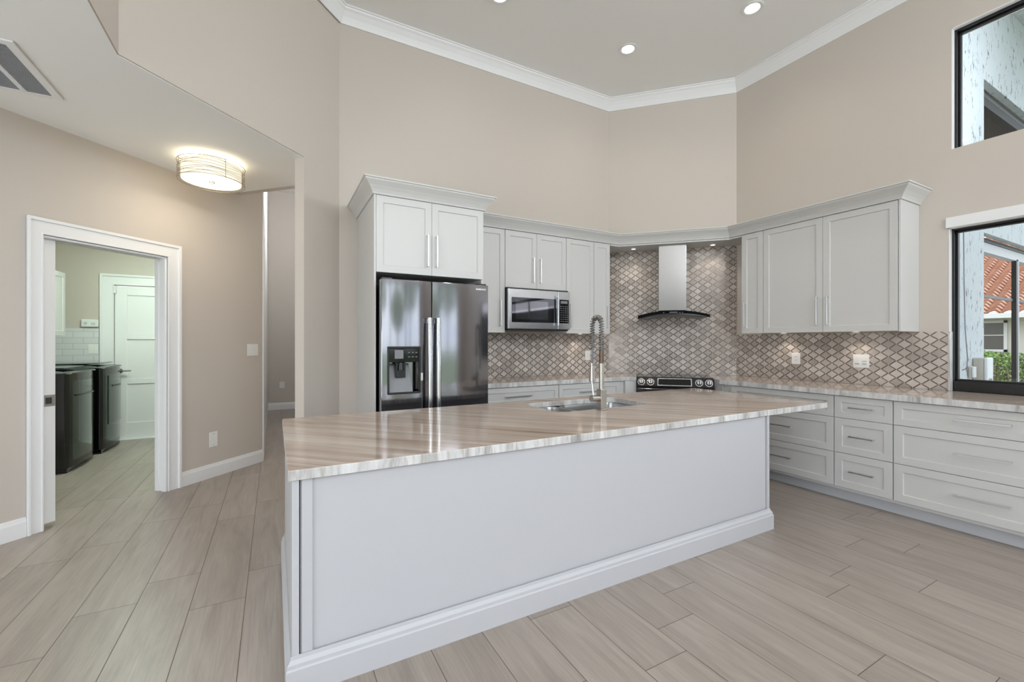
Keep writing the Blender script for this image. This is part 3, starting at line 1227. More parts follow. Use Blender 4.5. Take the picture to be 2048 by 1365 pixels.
# left counter: front edge then turns with the oblique filler to the range
kl = (3.70, YF)
stone_slab('countertop', [(1.7015, YF), kl, a_, b2, (C1[0] - 0.006, YA - e - 0.004), (1.7015, YA - e)], CTU, CT, label='veined stone countertop left of the range, under the microwave')
a_, b2 = dpt(RS1 + 0.003, RD - 0.02), dpt(RS1 + 0.003, 0.012)
kr = (XF, 3.075)
stone_slab('countertop', [b2, a_, kr, (XF, -0.42), (XB - 0.002, -0.42), (XB - 0.002, 1.435), (XB - e - 0.004, 1.435), (XB - e - 0.002, C2[1] - 0.01)], CTU, CT, label='long veined stone countertop right of the range, running under the window')
bm = B()
box(bm, XB - 0.0015, XB + 0.044, -2.3, 1.435, CT - 0.02, CT)
struct('trim_9', bm, STONE)


def base_unit(label, loc, rotz, w, depth, drawers, hl, group=None, toe=0.10, hskip=(), x_pad=(0, 0), name='base_cabinet', top=CTU):
    """drawers: list of (z0, z1); origin left end at the wall line, fronts at y=-depth"""
    t = thing(name, label, 'cabinet', loc, rotz, group)
    bm = B()
    box(bm, 0, w, -depth + 0.021, -0.004, toe, top - 0.001)
    obj('body', bm, CAB, t, 0.001)
    bm = B()
    box(bm, 0, w, -depth + 0.085, -0.004, 0.0, toe - 0.0015)
    obj('toe_kick', bm, TOE, t)
    for i, (z0, z1) in enumerate(drawers):
        d = shaker('drawer', t, 0.003 + x_pad[0], w - 0.003 - x_pad[1], z0 + 0.002, z1 - 0.002, -depth, rail=0.058 if z1 - z0 > 0.2 else 0.052)
        if i not in hskip:
            bar_handle(d, (w + x_pad[0] - x_pad[1]) / 2, (z0 + z1) / 2 + 0.003, hl, -depth, vertical=False)
    return t


DZ = [(0.125, 0.421), (0.421, 0.724), (0.724, 0.913)]
DB = XB - 4.30
YU = 2.955
tb = base_unit('white three-drawer base cabinet nearest the range corner on the right run', (XB, 3.05, 0), -PI / 2, 3.05 - 1.9785, DB, DZ, 0.28, x_pad=(0.095, 0))
base_unit('narrow white three-drawer base cabinet in the middle of the right run', (XB, 1.978, 0), -PI / 2, 0.414, DB, DZ, 0.178)
base_unit('wide white three-drawer base cabinet below the window, at the right edge of the photo', (XB, 1.5635, 0), -PI / 2, 0.99, DB, DZ, 0.28)
base_unit('wide white three-drawer base cabinet below the window, outside the photo', (XB, 0.5730, 0), -PI / 2, 0.99, DB, DZ, 0.28)
DA = YA - 3.90
base_unit('white drawer base cabinet right beside the refrigerator', (1.701, YA, 0), 0, 1.019, DA, DZ, 0.30)
base_unit('white drawer base cabinet next to the range, left of it', (2.7215, YA, 0), 0, 0.955, DA, DZ, 0.30, x_pad=(0, 0.08))
# oblique fillers either side of the range
for s, A, Bp, lab in ((1, (3.6815, 3.90), RS0, 'white angled filler cabinet at the left side of the range'), (2, (4.30, 3.053), RS1, 'white angled filler cabinet at the right side of the range')):
    bm = B()
    if s == 1:
        p1, p2 = dpt(RS0 - 0.004, RD - 0.045), dpt(RS0 - 0.004, 0.03)
        poly = [A, p1, p2, (3.6815, 4.44)]
        side = [A, p1]
    else:
        p1, p2 = dpt(RS1 + 0.004, RD - 0.045), dpt(RS1 + 0.004, 0.03)
        poly = [p2, p1, A, (4.99, 3.053), (4.99, 3.33)]
    prism(bm, poly, 0.10, CTU - 0.001)
    t = tag(obj('filler_cabinet', bm, CAB, None, 0.001), lab, 'cabinet')
    bm = B()
    cx = sum(p[0] for p in poly) / len(poly)
    cy = sum(p[1] for p in poly) / len(poly)
    prism(bm, [(cx + (p[0] - cx) * 0.86, cy + (p[1] - cy) * 0.86) for p in poly], 0.0, 0.0985)
    obj('toe_kick', bm, TOE, t)

# ------------------------------------------------------------------ range
RW = RS1 - RS0
rg = thing('range_cooker', 'black slide-in electric range with four knobs between the counters', 'range', (*dpt((RS0 + RS1) / 2, 0), 0), DIAG)
hw = RW / 2 - 0.003
bm = B()
box(bm, -hw, hw, -RD + 0.05, -0.014, 0.06, 0.955)
obj('body', bm, BLKPLAS, rg, 0.002)
bm = B()
box(bm, -hw, hw, -RD + 0.045, -0.014, 0.9555, 0.9685)
ck = obj('cooktop', bm, BLKGLASS, rg, 0.002)
bm = B()
for (x, y, r) in ((-0.2, -0.42, 0.105), (0.2, -0.42, 0.09), (-0.2, -0.18, 0.08), (0.2, -0.18, 0.105)):
    bm = B()
    for rr in (r, r * 0.97):
        lathe(bm, [(rr, 0.9686), (rr, 0.9690), (rr - 0.003, 0.9690), (rr - 0.003, 0.9686)], c=(x, y, 0), n=40)
    obj('burner_ring', bm, GREY, ck)
# sloped control panel
ty = -RD - 0.0
bm = B()
pp = [(-0.0, 0.85), (0.0, 0.85)]
prof2 = [(-RD + 0.05, 0.845), (-RD - 0.012, 0.850), (-RD - 0.012, 0.868), (-RD + 0.028, 0.972), (-RD + 0.05, 0.972)]
vsA = [bm.verts.new((-hw, y, z)) for y, z in prof2]
vsB = [bm.verts.new((hw, y, z)) for y, z in prof2]
for i in range(5):
    j = (i + 1) % 5
    bm.faces.new((vsA[i], vsA[j], vsB[j], vsB[i]))
bm.faces.new(vsA)
bm.faces.new(vsB[::-1])
cp = obj('control_panel', bm, mat('black_enamel', lin(16, 16, 17), 0.2), rg, 0.003)
nrm = Vector((0, -(0.972 - 0.868), 0.040)).normalized()
cpt = lambda x, k, o=0.0: Vector((x, -RD - 0.012 + 0.040 * k, 0.868 + 0.104 * k)) + nrm * o
for x in (-0.365, -0.262, 0.262, 0.365):
    bm = B()
    cyl(bm, cpt(x, 0.42, 0.0005), cpt(x, 0.42, 0.008), 0.043, 0.041, 32)
    kb = obj('knob', bm, STEEL, cp)
    bm = B()
    cyl(bm, cpt(x, 0.42, 0.0085), cpt(x, 0.42, 0.012), 0.034, 0.033, 32)
    obj('dial_face', bm, BLKPLAS, kb)
    bm = B()
    cyl(bm, cpt(x, 0.42, 0.0125), cpt(x, 0.42, 0.034), 0.026, 0.023, 32)
    obj('grip', bm, STEEL, kb)
    bm = B()
    p = cpt(x, 0.42, 0.0345)
    box(bm, -0.004, 0.004, -0.002, 0.002, -0.026, 0.026, M=Matrix.Translation(p) @ Matrix.Rotation(math.radians(-21), 4, 'X'))
    obj('pointer', bm, BLKPLAS, kb)
Mp = Matrix.Translation(cpt(0, 0.46, 0.0)) @ Matrix.Rotation(math.radians(-21), 4, 'X')
bm = B()
box(bm, -0.185, 0.185, -0.003, 0.0, -0.045, 0.045, M=Mp)
df = obj('display_frame', bm, STEEL, cp, 0.001)
bm = B()
box(bm, -0.176, 0.176, -0.0045, -0.002, -0.036, 0.036, M=Mp)
obj('display', bm, BLKGLASS, df)
bm = B()
box(bm, -hw, hw, -RD - 0.005, -RD + 0.048, 0.22, 0.838)
od = obj('oven_door', bm, BLKST, rg, 0.004)
bm = B()
box(bm, -0.3, 0.3, -RD - 0.008, -RD - 0.004, 0.34, 0.70)
obj('oven_window', bm, BLKGLASS, od, 0.002)
bm = B()
cyl(bm, (-0.34, -RD - 0.05, 0.785), (0.34, -RD - 0.05, 0.785), 0.012)
for x in (-0.31, 0.31):
    cyl(bm, (x, -RD - 0.05, 0.785), (x, -RD - 0.004, 0.785), 0.009)
obj('handle', bm, STEEL, od)
bm = B()
box(bm, -hw, hw, -RD - 0.002, -RD + 0.048, 0.06, 0.214)
obj('drawer', bm, BLKST, rg, 0.004)
bm = B()
box(bm, -hw + 0.02, hw - 0.02, -RD + 0.08, -0.05, 0.0, 0.058)
obj('plinth', bm, BLKPLAS, rg)

# ------------------------------------------------------------------ hood
hs = 0.787
hd = thing('range_hood', 'stainless chimney range hood with curved black glass canopy', 'range hood', (*dpt(hs, 0), 0), DIAG)
bm = B()
box(bm, -0.159, 0.159, -0.30, -0.012, 1.765, 2.571)
obj('chimney', bm, STEEL, hd, 0.002)


def arcz(x, h=0.055, w=0.405):
    return h * (1 - (x / w) ** 2)


bm = B()
N = 28
rows = []
for i in range(N + 1):
    x = -0.405 + 0.81 * i / N
    sag = 0.05 * (1 - (x / 0.405) ** 2)
    yf = -0.44 - sag
    z = 1.700 + arcz(x)
    rows.append([bm.verts.new((x, y, zz)) for y, zz in ((yf, z), (yf, z - 0.030 - 0.010 * (0.5 - x / 0.81)), (-0.013, z - 0.012), (-0.013, z))])
for A, Bq in zip(rows, rows[1:]):
    for k in range(4):
        f = bm.faces.new((A[k], A[(k + 1) % 4], Bq[(k + 1) % 4], Bq[k]))
        f.smooth = False
bm.faces.new(rows[0])
bm.faces.new(rows[-1][::-1])
obj('glass_canopy', bm, mat('black_hood_glass', lin(5, 5, 6), 0.35, 0, 0.05), hd, 0.002)
bm = B()
rows = []
for i in range(N + 1):
    x = -0.385 + 0.77 * i / N
    sag = 0.05 * (1 - (x / 0.405) ** 2)
    yf = -0.425 - sag
    z = 1.700 + arcz(x) - 0.0125
    hgt = 0.034 * (1 - (abs(x) / 0.405) ** 4) + 0.006
    rows.append([bm.verts.new((x, y, zz)) for y, zz in ((yf - 0.010, z), (yf - 0.012, z - hgt), (-0.05, z - hgt), (-0.05, z))])
for A, Bq in zip(rows, rows[1:]):
    for k in range(4):
        bm.faces.new((A[k], A[(k + 1) % 4], Bq[(k + 1) % 4], Bq[k]))
bm.faces.new(rows[0])
bm.faces.new(rows[-1][::-1])
hb = obj('hood_body', bm, BLKPLAS, hd, 0.002)
bm = B()
rows = []
for i in range(N + 1):
    x = -0.33 + 0.66 * i / N
    sag = 0.05 * (1 - (x / 0.405) ** 2)
    z = 1.700 + arcz(x) - 0.052
    rows.append([bm.verts.new((x, y, zz)) for y, zz in ((-0.33 - sag, z + 0.01), (-0.33 - sag, z), (-0.08, z - 0.008), (-0.08, z))])
for A, Bq in zip(rows, rows[1:]):
    for k in range(4):
        bm.faces.new((A[k], A[(k + 1) % 4], Bq[(k + 1) % 4], Bq[k]))
bm.faces.new(rows[0])
bm.faces.new(rows[-1][::-1])
obj('filter_panel', bm, GREY, hd)
bm = B()
box(bm, -0.045, 0.045, -0.4925, -0.486, 1.726, 1.736)
obj('control_display', bm, GREY, hb)
for x in (-0.11, 0.07, 0.10):
    bm = B()
    box(bm, x - 0.006, x + 0.006, -0.492, -0.484, 1.724, 1.732)
    obj('touch_button', bm, GREY, hb)

# ------------------------------------------------------------------ refrigerator
FX0, FX1, FY = 0.744, 1.680, 3.50
fr = thing('refrigerator', 'black stainless side-by-side refrigerator with ice and water dispenser', 'refrigerator', (FX0, FY, 0), 0)
fw = FX1 - FX0
bm = B()
box(bm, 0.008, fw - 0.008, 0.125, 0.93, 0.03, 1.865)
obj('body', bm, SIDEMET, fr, 0.004)


def fridge_door(x0, x1, hole=None):
    """slightly bowed door, front facing -y"""
    bm = B()
    N = 14
    def yf(x):
        k = (x - x0) / (x1 - x0)
        return 0.010 * (2 * k - 1) ** 2
    xs = [x0 + (x1 - x0) * i / N for i in range(N + 1)]
    zs_ = [0.06, 1.885]
    if hole:
        xs = sorted(set(xs + [hole[0], hole[1]]))
        xs = [x for x in xs if x in hole[:2] or all(abs(x - h) > 0.012 for h in hole[:2])]
        zs_ = [0.06, hole[2], hole[3], 1.885]
    V = {}
    for x in xs:
        for z in zs_:
            V[x, z] = bm.verts.new((x, yf(x), z))
    for i in range(len(xs) - 1):
        for j in range(len(zs_) - 1):
            if hole and hole[0] - 1e-6 <= xs[i] < hole[1] - 1e-6 and j == 1:
                continue
            f = bm.faces.new((V[xs[i], zs_[j]], V[xs[i + 1], zs_[j]], V[xs[i + 1], zs_[j + 1]], V[xs[i], zs_[j + 1]]))
            f.smooth = True
    # edge ring and back
    loop = [V[x, zs_[0]] for x in xs] + [V[xs[-1], z] for z in zs_[1:]] + [V[x, zs_[-1]] for x in xs[-2::-1]] + [V[xs[0], z] for z in zs_[-2:0:-1]]
    back = [bm.verts.new((v.co.x, 0.118, v.co.z)) for v in loop]
    n = len(loop)
    for i in range(n):
        bm.faces.new((loop[i], back[i], back[(i + 1) % n], loop[(i + 1) % n]))
    bm.faces.new(back)
    if hole:
        ex = [x for x in xs if hole[0] - 1e-6 <= x <= hole[1] + 1e-6]
        lp_ = [V[x, hole[2]] for x in ex] + [V[x, hole[3]] for x in ex[::-1]]
        bk = [bm.verts.new((v.co.x, 0.095, v.co.z)) for v in lp_]
        m_ = len(lp_)
        for i in range(m_):
            bm.faces.new((lp_[i], lp_[(i + 1) % m_], bk[(i + 1) % m_], bk[i]))
        bm.faces.new(bk)
    return bm


SX = 0.413
hole = (0.048, 0.312, 0.962, 1.340)
dl = obj('door', fridge_door(0.0, SX - 0.003, hole), BLKST, fr, 0.004)
dl['label'] = 'narrow left refrigerator door with dispenser'
d2 = obj('door', fridge_door(SX + 0.003, fw), BLKST, fr, 0.004)
d2['label'] = 'wide right refrigerator door'
# handles
for x, d in ((SX - 0.036, dl), (SX + 0.038, d2)):
    bm = B()
    pts = []
    for i in range(21):
        k = i / 20
        pts.append((x, -0.052 - 0.020 * math.sin(PI * k), 0.36 + 1.22 * k))
    # flat oval bar: two stacked tubes scaled
    rings = []
    for p in pts:
        rings.append([bm.verts.new((p[0] + 0.017 * math.cos(a), p[1] + 0.009 * math.sin(a), p[2])) for a in [2 * PI * j / 14 for j in range(14)]])
    for A, Bq in zip(rings, rings[1:]):
        for k in range(14):
            f = bm.faces.new((A[k], A[(k + 1) % 14], Bq[(k + 1) % 14], Bq[k]))
            f.smooth = True
    bm.faces.new(rings[0])
    bm.faces.new(rings[-1])
    for z in (0.385, 1.555):
        box(bm, x - 0.010, x + 0.010, -0.055, 0.004, z - 0.018, z + 0.018)
    obj('handle', bm, STEEL, d)
# dispenser inside the opening
bm = B()
hx0, hx1, hz0, hz1 = hole
for (a, b_, c, d) in ((hx0 - 0.004, hx0 + 0.012, hz0, hz1), (hx1 - 0.012, hx1 + 0.004, hz0, hz1), (hx0, hx1, hz0 - 0.004, hz0 + 0.012), (hx0, hx1, hz1 - 0.012, hz1 + 0.004)):
    box(bm, a, b_, -0.004, 0.012, c, d)
dsp = obj('dispenser', bm, BLKPLAS, dl, 0.003)
bm = B()
box(bm, hx0 + 0.012, hx1 - 0.012, 0.004, 0.03, 1.215, hz1 - 0.012)
obj('dispenser_panel', bm, BLKGLASS, dsp, 0.002)
bm = B()
box(bm, hx0 + 0.055, hx0 + 0.125, 0.002, 0.006, 1.245, 1.315)
obj('dispenser_screen', bm, GREY, dsp)
bm = B()
bm.free()
for i in range(3):
    for j in range(2):
        bm = B()
        box(bm, hx1 - 0.10 + 0.03 * i, hx1 - 0.085 + 0.03 * i, 0.0025, 0.006, 1.255 + 0.035 * j, 1.262 + 0.035 * j)
        obj('touch_button', bm, GREY, dsp)
bm = B()   # grey cavity: back, tapering sides, tray
vs = [bm.verts.new(p) for p in ((hx0 + 0.016, 0.012, 0.972), (hx1 - 0.058, 0.012, 0.972), (hx1 - 0.075, 0.088, 1.205), (hx0 + 0.022, 0.088, 1.205), (hx0 + 0.016, 0.092, 0.972), (hx1 - 0.058, 0.092, 0.972))]
bm.faces.new((vs[0], vs[1], vs[2], vs[3]))
bm.faces.new((vs[4], vs[3], vs[2], vs[5]))
bm.faces.new((vs[0], vs[3], vs[4]))
bm.faces.new((vs[1], vs[5], vs[2]))
bm.faces.new((vs[0], vs[4], vs[5], vs[1]))
obj('ice_chute', bm, GREY, dsp, 0.002)
bm = B()
box(bm, hx0 + 0.07, hx0 + 0.15, 0.03, 0.06, 1.09, 1.215)
cyl(bm, (hx0 + 0.11, 0.03, 1.15), (hx0 + 0.11, 0.03, 1.215), 0.028, 0.02)
obj('paddle', bm, BLKPLAS, dsp, 0.003)
bm = B()
box(bm, hx1 - 0.004, hx1 + 0.022, 0.003, 0.006, 1.062, 1.125)
obj('sticker', bm, PLATE, dl)
# brand lettering
def text_mesh(name, s, size, m, parent, loc, rot=(PI / 2, 0, 0), ext=0.0006, bold=0.0):
    c = bpy.data.curves.new(name, 'FONT')
    c.body = s
    c.size = size
    c.extrude = ext
    c.offset = bold
    c.align_x = 'CENTER'
    c.align_y = 'CENTER'
    c.space_character = 1.15
    tmp = bpy.data.objects.new(name, c)
    COL.objects.link(tmp)
    dg = bpy.context.evaluated_depsgraph_get()
    me = bpy.data.meshes.new_from_object(tmp.evaluated_get(dg))
    bpy.data.objects.remove(tmp)
    bpy.data.curves.remove(c)
    me.materials.clear()
    me.materials.append(m)
    o = bpy.data.objects.new(name, me)
    COL.objects.link(o)
    o.location = loc
    o.rotation_euler = rot
    o.parent = parent
    return o


text_mesh('brand_lettering', 'SAMSUNG', 0.0195, CHROME, d2, (0.862, 0.0035, 1.845), (PI / 2, 0, math.radians(1.2)), 0.0012, bold=0.0005)
for x in (0.05, fw - 0.05):
    bm = B()
    box(bm, x - 0.04, x + 0.04, 0.03, 0.15, 1.866, 1.90)
    obj('hinge_cover', bm, BLKPLAS, fr, 0.004)
bm = B()
box(bm, 0.02, fw - 0.02, 0.06, 0.85, 0.0, 0.055)
obj('kick_grille', bm, BLKPLAS, fr)

# ------------------------------------------------------------------ microwave
mw = thing('microwave', 'stainless over-the-range microwave mounted under the short upper cabinet', 'microwave', (2.176, YA, 0), 0)
mwd = YA - 4.05
bm = B()
box(bm, 0, 0.800, -mwd + 0.03, -0.015, 1.522, 1.968)
obj('body', bm, BLKPLAS, mw, 0.004)
bm = B()
box(bm, 0, 0.635, -mwd, -mwd + 0.029, 1.522, 1.950)
md = obj('door', bm, STEEL, mw, 0.004)
bm = B()
box(bm, 0.040, 0.618, -mwd - 0.003, -mwd, 1.592, 1.860)
wn_ = obj('door_glass', bm, mat('mirror_black_glass', lin(92, 92, 96), 0.03, 0.9), md, 0.001)
bm = B()
box(bm, 0.085, 0.50, -mwd - 0.0045, -mwd - 0.003, 1.625, 1.825)
obj('door_mesh_window', bm, mat('smoked_window_mesh', lin(120, 120, 124), 0.04, 0.85), wn_)
bm = B()
cyl(bm, (0.617, -mwd - 0.038, 1.565), (0.617, -mwd - 0.038, 1.90), 0.010)
for z in (1.59, 1.875):
    cyl(bm, (0.617, -mwd - 0.038, z), (0.617, -mwd, z), 0.007)
obj('handle', bm, STEEL, md)
bm = B()
box(bm, 0.638, 0.800, -mwd, -mwd + 0.029, 1.522, 1.950)
mp_ = obj('control_panel', bm, STEEL, mw, 0.004)
bm = B()
box(bm, 0.652, 0.784, -mwd - 0.003, -mwd, 1.592, 1.860)
kp = obj('keypad', bm, BLKGLASS, mp_, 0.001)
bm = B()
for i in range(4):
    for j in range(8):
        x = 0.668 + i * 0.029
        z = 1.610 + j * 0.024
        box(bm, x, x + 0.016, -mwd - 0.0045, -mwd - 0.003, z, z + 0.008)
box(bm, 0.672, 0.765, -mwd - 0.0045, -mwd - 0.003, 1.815, 1.845)
obj('keys', bm, GREY, kp)
bm = B()
box(bm, 0.01, 0.79, -mwd + 0.02, -0.02, 1.505, 1.5215)
obj('vent_grille', bm, BLKPLAS, mw, 0.002)


# ------------------------------------------------------------------ island
isl = thing('kitchen_island', 'large white panelled kitchen island with moulded base', 'island', (0.06, 1.905, 0), 0)
IW, ID = 3.152, 1.24
bm = B()
prism(bm, [(0.03, 0.006), (IW - 0.028, 0.006), (IW - 0.028, ID), (0.03, ID)], 0.002, IU - 0.001, holes=[[(0.05, 0.026), (0.05, ID - 0.02), (IW - 0.048, ID - 0.02), (IW - 0.048, 0.026)]])
obj('body', bm, ISL, isl, 0.001)
bm = B()
box(bm, 0.0, 0.026, -0.006, ID, 0.09, IU - 0.001)
obj('end_panel', bm, ISL, isl, 0.002)
bm = B()
box(bm, IW - 0.024, IW, -0.006, ID, 0.09, IU - 0.001)
obj('end_panel', bm, ISL, isl, 0.002)
bm = B()
box(bm, 0.034, 0.075, -0.002, 0.006, 0.12, IU - 0.001)
obj('corner_bead', bm, ISL, isl, 0.003)
bpi = [(0.0, 0.0), (0.022, 0.0), (0.022, 0.102), (0.017, 0.108), (0.016, 0.122), (0.006, 0.136), (0.004, 0.150), (0, 0.150)]
bm = B()
sweep(bm, [(IW + 0.0, ID), (IW + 0.0, -0.004), (0.0, -0.004), (0.0, ID)], bpi, flip=-1)
obj('base_moulding', bm, ISL, isl)

# sink cutout and worktop
sx0, sx1, sy0, sy1 = 1.765, 2.675, 2.535, 3.03


def rrect(x0, x1, y0, y1, r, n=6, clip=None):
    out = []
    for cx, cy, a0 in ((x1 - r, y0 + r, -90), (x1 - r, y1 - r, 0), (x0 + r, y1 - r, 90), (x0 + r, y0 + r, 180)):
        for i in range(n + 1):
            a = math.radians(a0 + 90 * i / n)
            out.append((cx + r * math.cos(a), cy + r * math.sin(a)))
    return out


hole_poly = rrect(sx0, sx1, sy0, sy1, 0.10)
stone_slab('island_countertop', [(0.045, 1.887), (4.0, 1.887), (4.0, 3.19), (0.045, 3.19)], IU, IT, holes=[hole_poly[::-1]], label='large veined taupe stone worktop on the white island')

sk = thing('kitchen_sink', 'double-bowl undermount stainless sink set into the island worktop', 'sink', (0, 0, IU), 0)
for nm, a, b_, dep in (('left bowl', sx0 + 0.01, sx0 + 0.30, 0.17), ('right bowl', sx0 + 0.33, sx1 - 0.01, 0.22)):
    bm = B()
    rings = []
    for k, (ins, z) in enumerate(((-0.016, -0.001), (0.0, -0.001), (0.004, -0.02), (0.012, -dep + 0.03), (0.04, -dep))):
        rings.append([bm.verts.new((x, y, z)) for x, y in rrect(a + ins, b_ - ins, sy0 + 0.008 + ins, sy1 - 0.008 - ins, 0.09 - max(0, ins) * 0.5)])
    for A, Bq in zip(rings, rings[1:]):
        for i in range(len(A)):
            j = (i + 1) % len(A)
            f = bm.faces.new((A[i], A[j], Bq[j], Bq[i]))
            f.smooth = True
    bm.faces.new(rings[-1])
    bw = obj('bowl', bm, SINKST, sk)
    so = bw.modifiers.new('solid', 'SOLIDIFY')
    so.thickness = 0.0015
    so.offset = 0
    bw['label'] = 'smaller ' + nm if 'left' in nm else 'larger ' + nm
    bm = B()
    lathe(bm, [(0, 0.003), (0.03, 0.003), (0.043, 0.006), (0.045, 0.002)], c=((a + b_) / 2, (sy0 + sy1) / 2, -dep), n=28)
    obj('drain', bm, STEEL, bw)
bm = B()
box(bm, sx0 + 0.297, sx0 + 0.333, sy0 + 0.04, sy1 - 0.04, -0.03, -0.0015)
obj('divider', bm, SINKST, sk, 0.008)

# faucet
fx, fy = 2.118, 2.490
fc = thing('kitchen_faucet', 'tall brushed nickel spring-neck faucet with pull-down sprayer at island sink', 'faucet', (fx, fy, IT), math.radians(0))
bm = B()
box(bm, -0.031, 0.031, -0.031, 0.031, 0.0, 0.010)
box(bm, -0.027, 0.027, -0.027, 0.027, 0.010, 0.152)
obj('base', bm, NICKEL, fc, 0.003)
bm = B()
cyl(bm, (0, 0, 0.152), (0, 0, 0.335), 0.0185)
obj('column', bm, NICKEL, fc)
bm = B()
cyl(bm, (0, 0, 0.335), (0, 0, 0.433), 0.0165)
obj('sleeve', bm, BRONZE, fc)
R_ = 0.052
arc = []
z0a, ztop = 0.433, 0.64
for i in range(9):
    arc.append(Vector((0, 0, z0a + (ztop - R_ * 0.1 - z0a) * i / 9)))
for i in range(15):
    a = PI * i / 14
    arc.append(Vector((0, R_ - R_ * math.cos(a), ztop - R_ * 0.1 + R_ * 0.95 * math.sin(a))))
for i in range(1, 10):
    arc.append(Vector((0, 2 * R_, ztop - R_ * 0.1 - (ztop - R_ * 0.1 - 0.445) * i / 9)))
hose = arc + [Vector((0, 2 * R_, 0.42)), Vector((0, 2 * R_ + 0.002, 0.36)), Vector((0, 2 * R_ + 0.004, 0.335))]
bm = B()
tube(bm, hose, 0.0085, 10)
obj('hose', bm, GREY, fc)
# spring coil along arc
cum = [0]
for a, b_ in zip(arc, arc[1:]):
    cum.append(cum[-1] + (b_ - a).length)
tot = cum[-1]
turns = 30
npt = turns * 12
pts = []
for i in range(npt + 1):
    s = tot * i / npt
    k = max(j for j in range(len(cum)) if cum[j] <= s + 1e-9)
    k = min(k, len(arc) - 2)
    f_ = (s - cum[k]) / (cum[k + 1] - cum[k])
    p = arc[k].lerp(arc[k + 1], f_)
    d = (arc[min(k + 2, len(arc) - 1)] - arc[max(k - 1, 0)]).normalized()
    side = Vector((1, 0, 0))
    up = d.cross(side)
    an = 2 * PI * turns * i / npt
    pts.append(p + (side * math.cos(an) + up * math.sin(an)) * 0.0180)
bm = B()
tube(bm, pts, 0.0031, 6)
obj('spring', bm, mat('dark_steel_spring', lin(128, 124, 118), 0.3, 1.0), fc)
bm = B()
box(bm, -0.007, 0.007, 0.0, 2 * R_ + 0.004, 0.322, 0.335)
cyl(bm, (0, 0, 0.315), (0, 0, 0.342), 0.0215)
cyl(bm, (0, 2 * R_ + 0.004, 0.318), (0, 2 * R_ + 0.004, 0.340), 0.018)
obj('holder_arm', bm, NICKEL, fc, 0.001)
bm = B()
cyl(bm, (0, 2 * R_ + 0.004, 0.335), (0, 2 * R_ + 0.004, 0.315), 0.015, 0.018)
cyl(bm, (0, 2 * R_ + 0.004, 0.315), (0, 2 * R_ + 0.004, 0.205), 0.0175, 0.0245)
cyl(bm, (0, 2 * R_ + 0.004, 0.205), (0, 2 * R_ + 0.004, 0.198), 0.023, 0.022)
sh = obj('spray_head', bm, NICKEL, fc)
bm = B()
cyl(bm, (-0.026, 0.0, 0.088), (-0.052, 0.0, 0.088), 0.024)
cyl(bm, (-0.053, 0.0, 0.088), (-0.098, 0.0, 0.088), 0.0245)
vh = obj('valve', bm, NICKEL, fc)
bm = B()
tube(bm, [(-0.075, 0.0, 0.11), (-0.078, 0.004, 0.14), (-0.078, 0.012, 0.18), (-0.076, 0.022, 0.215)], [0.007, 0.006, 0.0055, 0.005], 10)
obj('lever', bm, NICKEL, vh)

# ------------------------------------------------------------------ outlets and switches
def plate(name, label, cat, loc, rotz, w, h, kind, group=None):
    """wall plate facing -y in its own frame; kind: outlet | rocker | dimmer | blank"""
    t = thing(name, label, cat, loc, rotz, group)
    bm = B()
    box(bm, -w / 2, w / 2, -0.006, 0, -h / 2, h / 2)
    obj('cover_plate', bm, PLATE, t, 0.002)
    if kind == 'outlet':
        bm = B()
        box(bm, -0.017, 0.017, -0.0085, -0.006, -0.034, 0.034)
        r = obj('receptacle', bm, PLATE, t, 0.001)
        bm = B()
        for z in (-0.019, 0.017):
            box(bm, -0.008, -0.0055, -0.0095, -0.0084, z - 0.004, z + 0.005)
            box(bm, 0.0055, 0.008, -0.0095, -0.0084, z - 0.004, z + 0.005)
        obj('slots', bm, DARKSLOT, r)
    elif kind == 'rocker':
        for x in (-0.024, 0.024):
            bm = B()
            box(bm, x - 0.017, x + 0.017, -0.0095, -0.006, -0.034, 0.034)
            obj('rocker', bm, PLATE, t, 0.0015)
    elif kind == 'dimmer':
        for x in (-0.030, 0.030):
            bm = B()
            box(bm, x - 0.022, x + 0.022, -0.010, -0.006, -0.034, 0.034)
            r = obj('switch', bm, PLATE, t, 0.0015)
            bm = B()
            box(bm, x - 0.018, x + 0.018, -0.0112, -0.0098, -0.030, -0.024)
            if x > 0:
                box(bm, x - 0.018, x + 0.018, -0.0112, -0.0098, -0.004, 0.001)
            obj('slider_line', bm, GREY, r)
    elif kind == 'blank':
        bm = B()
        for z in (-h * 0.38, h * 0.38):
            cyl(bm, (0, -0.006, z), (0, -0.0075, z), 0.004)
        obj('screw', bm, NICKEL, t)
    return t


plate('power_outlet', 'white outlet on the tile behind the faucet, left of the hood niche', 'outlet', (3.567, YA - SP, 1.207), 0, 0.078, 0.125, 'outlet')
plate('power_outlet', 'white outlet on the tile below the right-hand upper cabinets', 'outlet', (XB - SP, 2.67, 1.20), -PI / 2, 0.09, 0.125, 'outlet')
plate('light_switch', 'wide white dimmer plate on the tile between outlet and window', 'switch', (XB - SP, 2.07, 1.194), -PI / 2, 0.132, 0.13, 'dimmer')
ph = lambda u: on_hall(u)
us = HU(-0.2145, 5.6955)
plate('light_switch', 'white double rocker switch on the hall wall near its corner', 'switch', (*ph(us), 1.291), PI / 4, 0.140, 0.130, 'rocker')
us = HU(-0.5475, 5.3625)
plate('power_outlet', 'white plate low on the hall wall beside the laundry casing', 'outlet', (*ph(us), 0.384), PI / 4, 0.088, 0.150, 'blank')
plate('power_outlet', 'small white outlet on the far hall end wall', 'outlet', (0.14, 10.05, 0.50), 0, 0.09, 0.125, 'outlet')

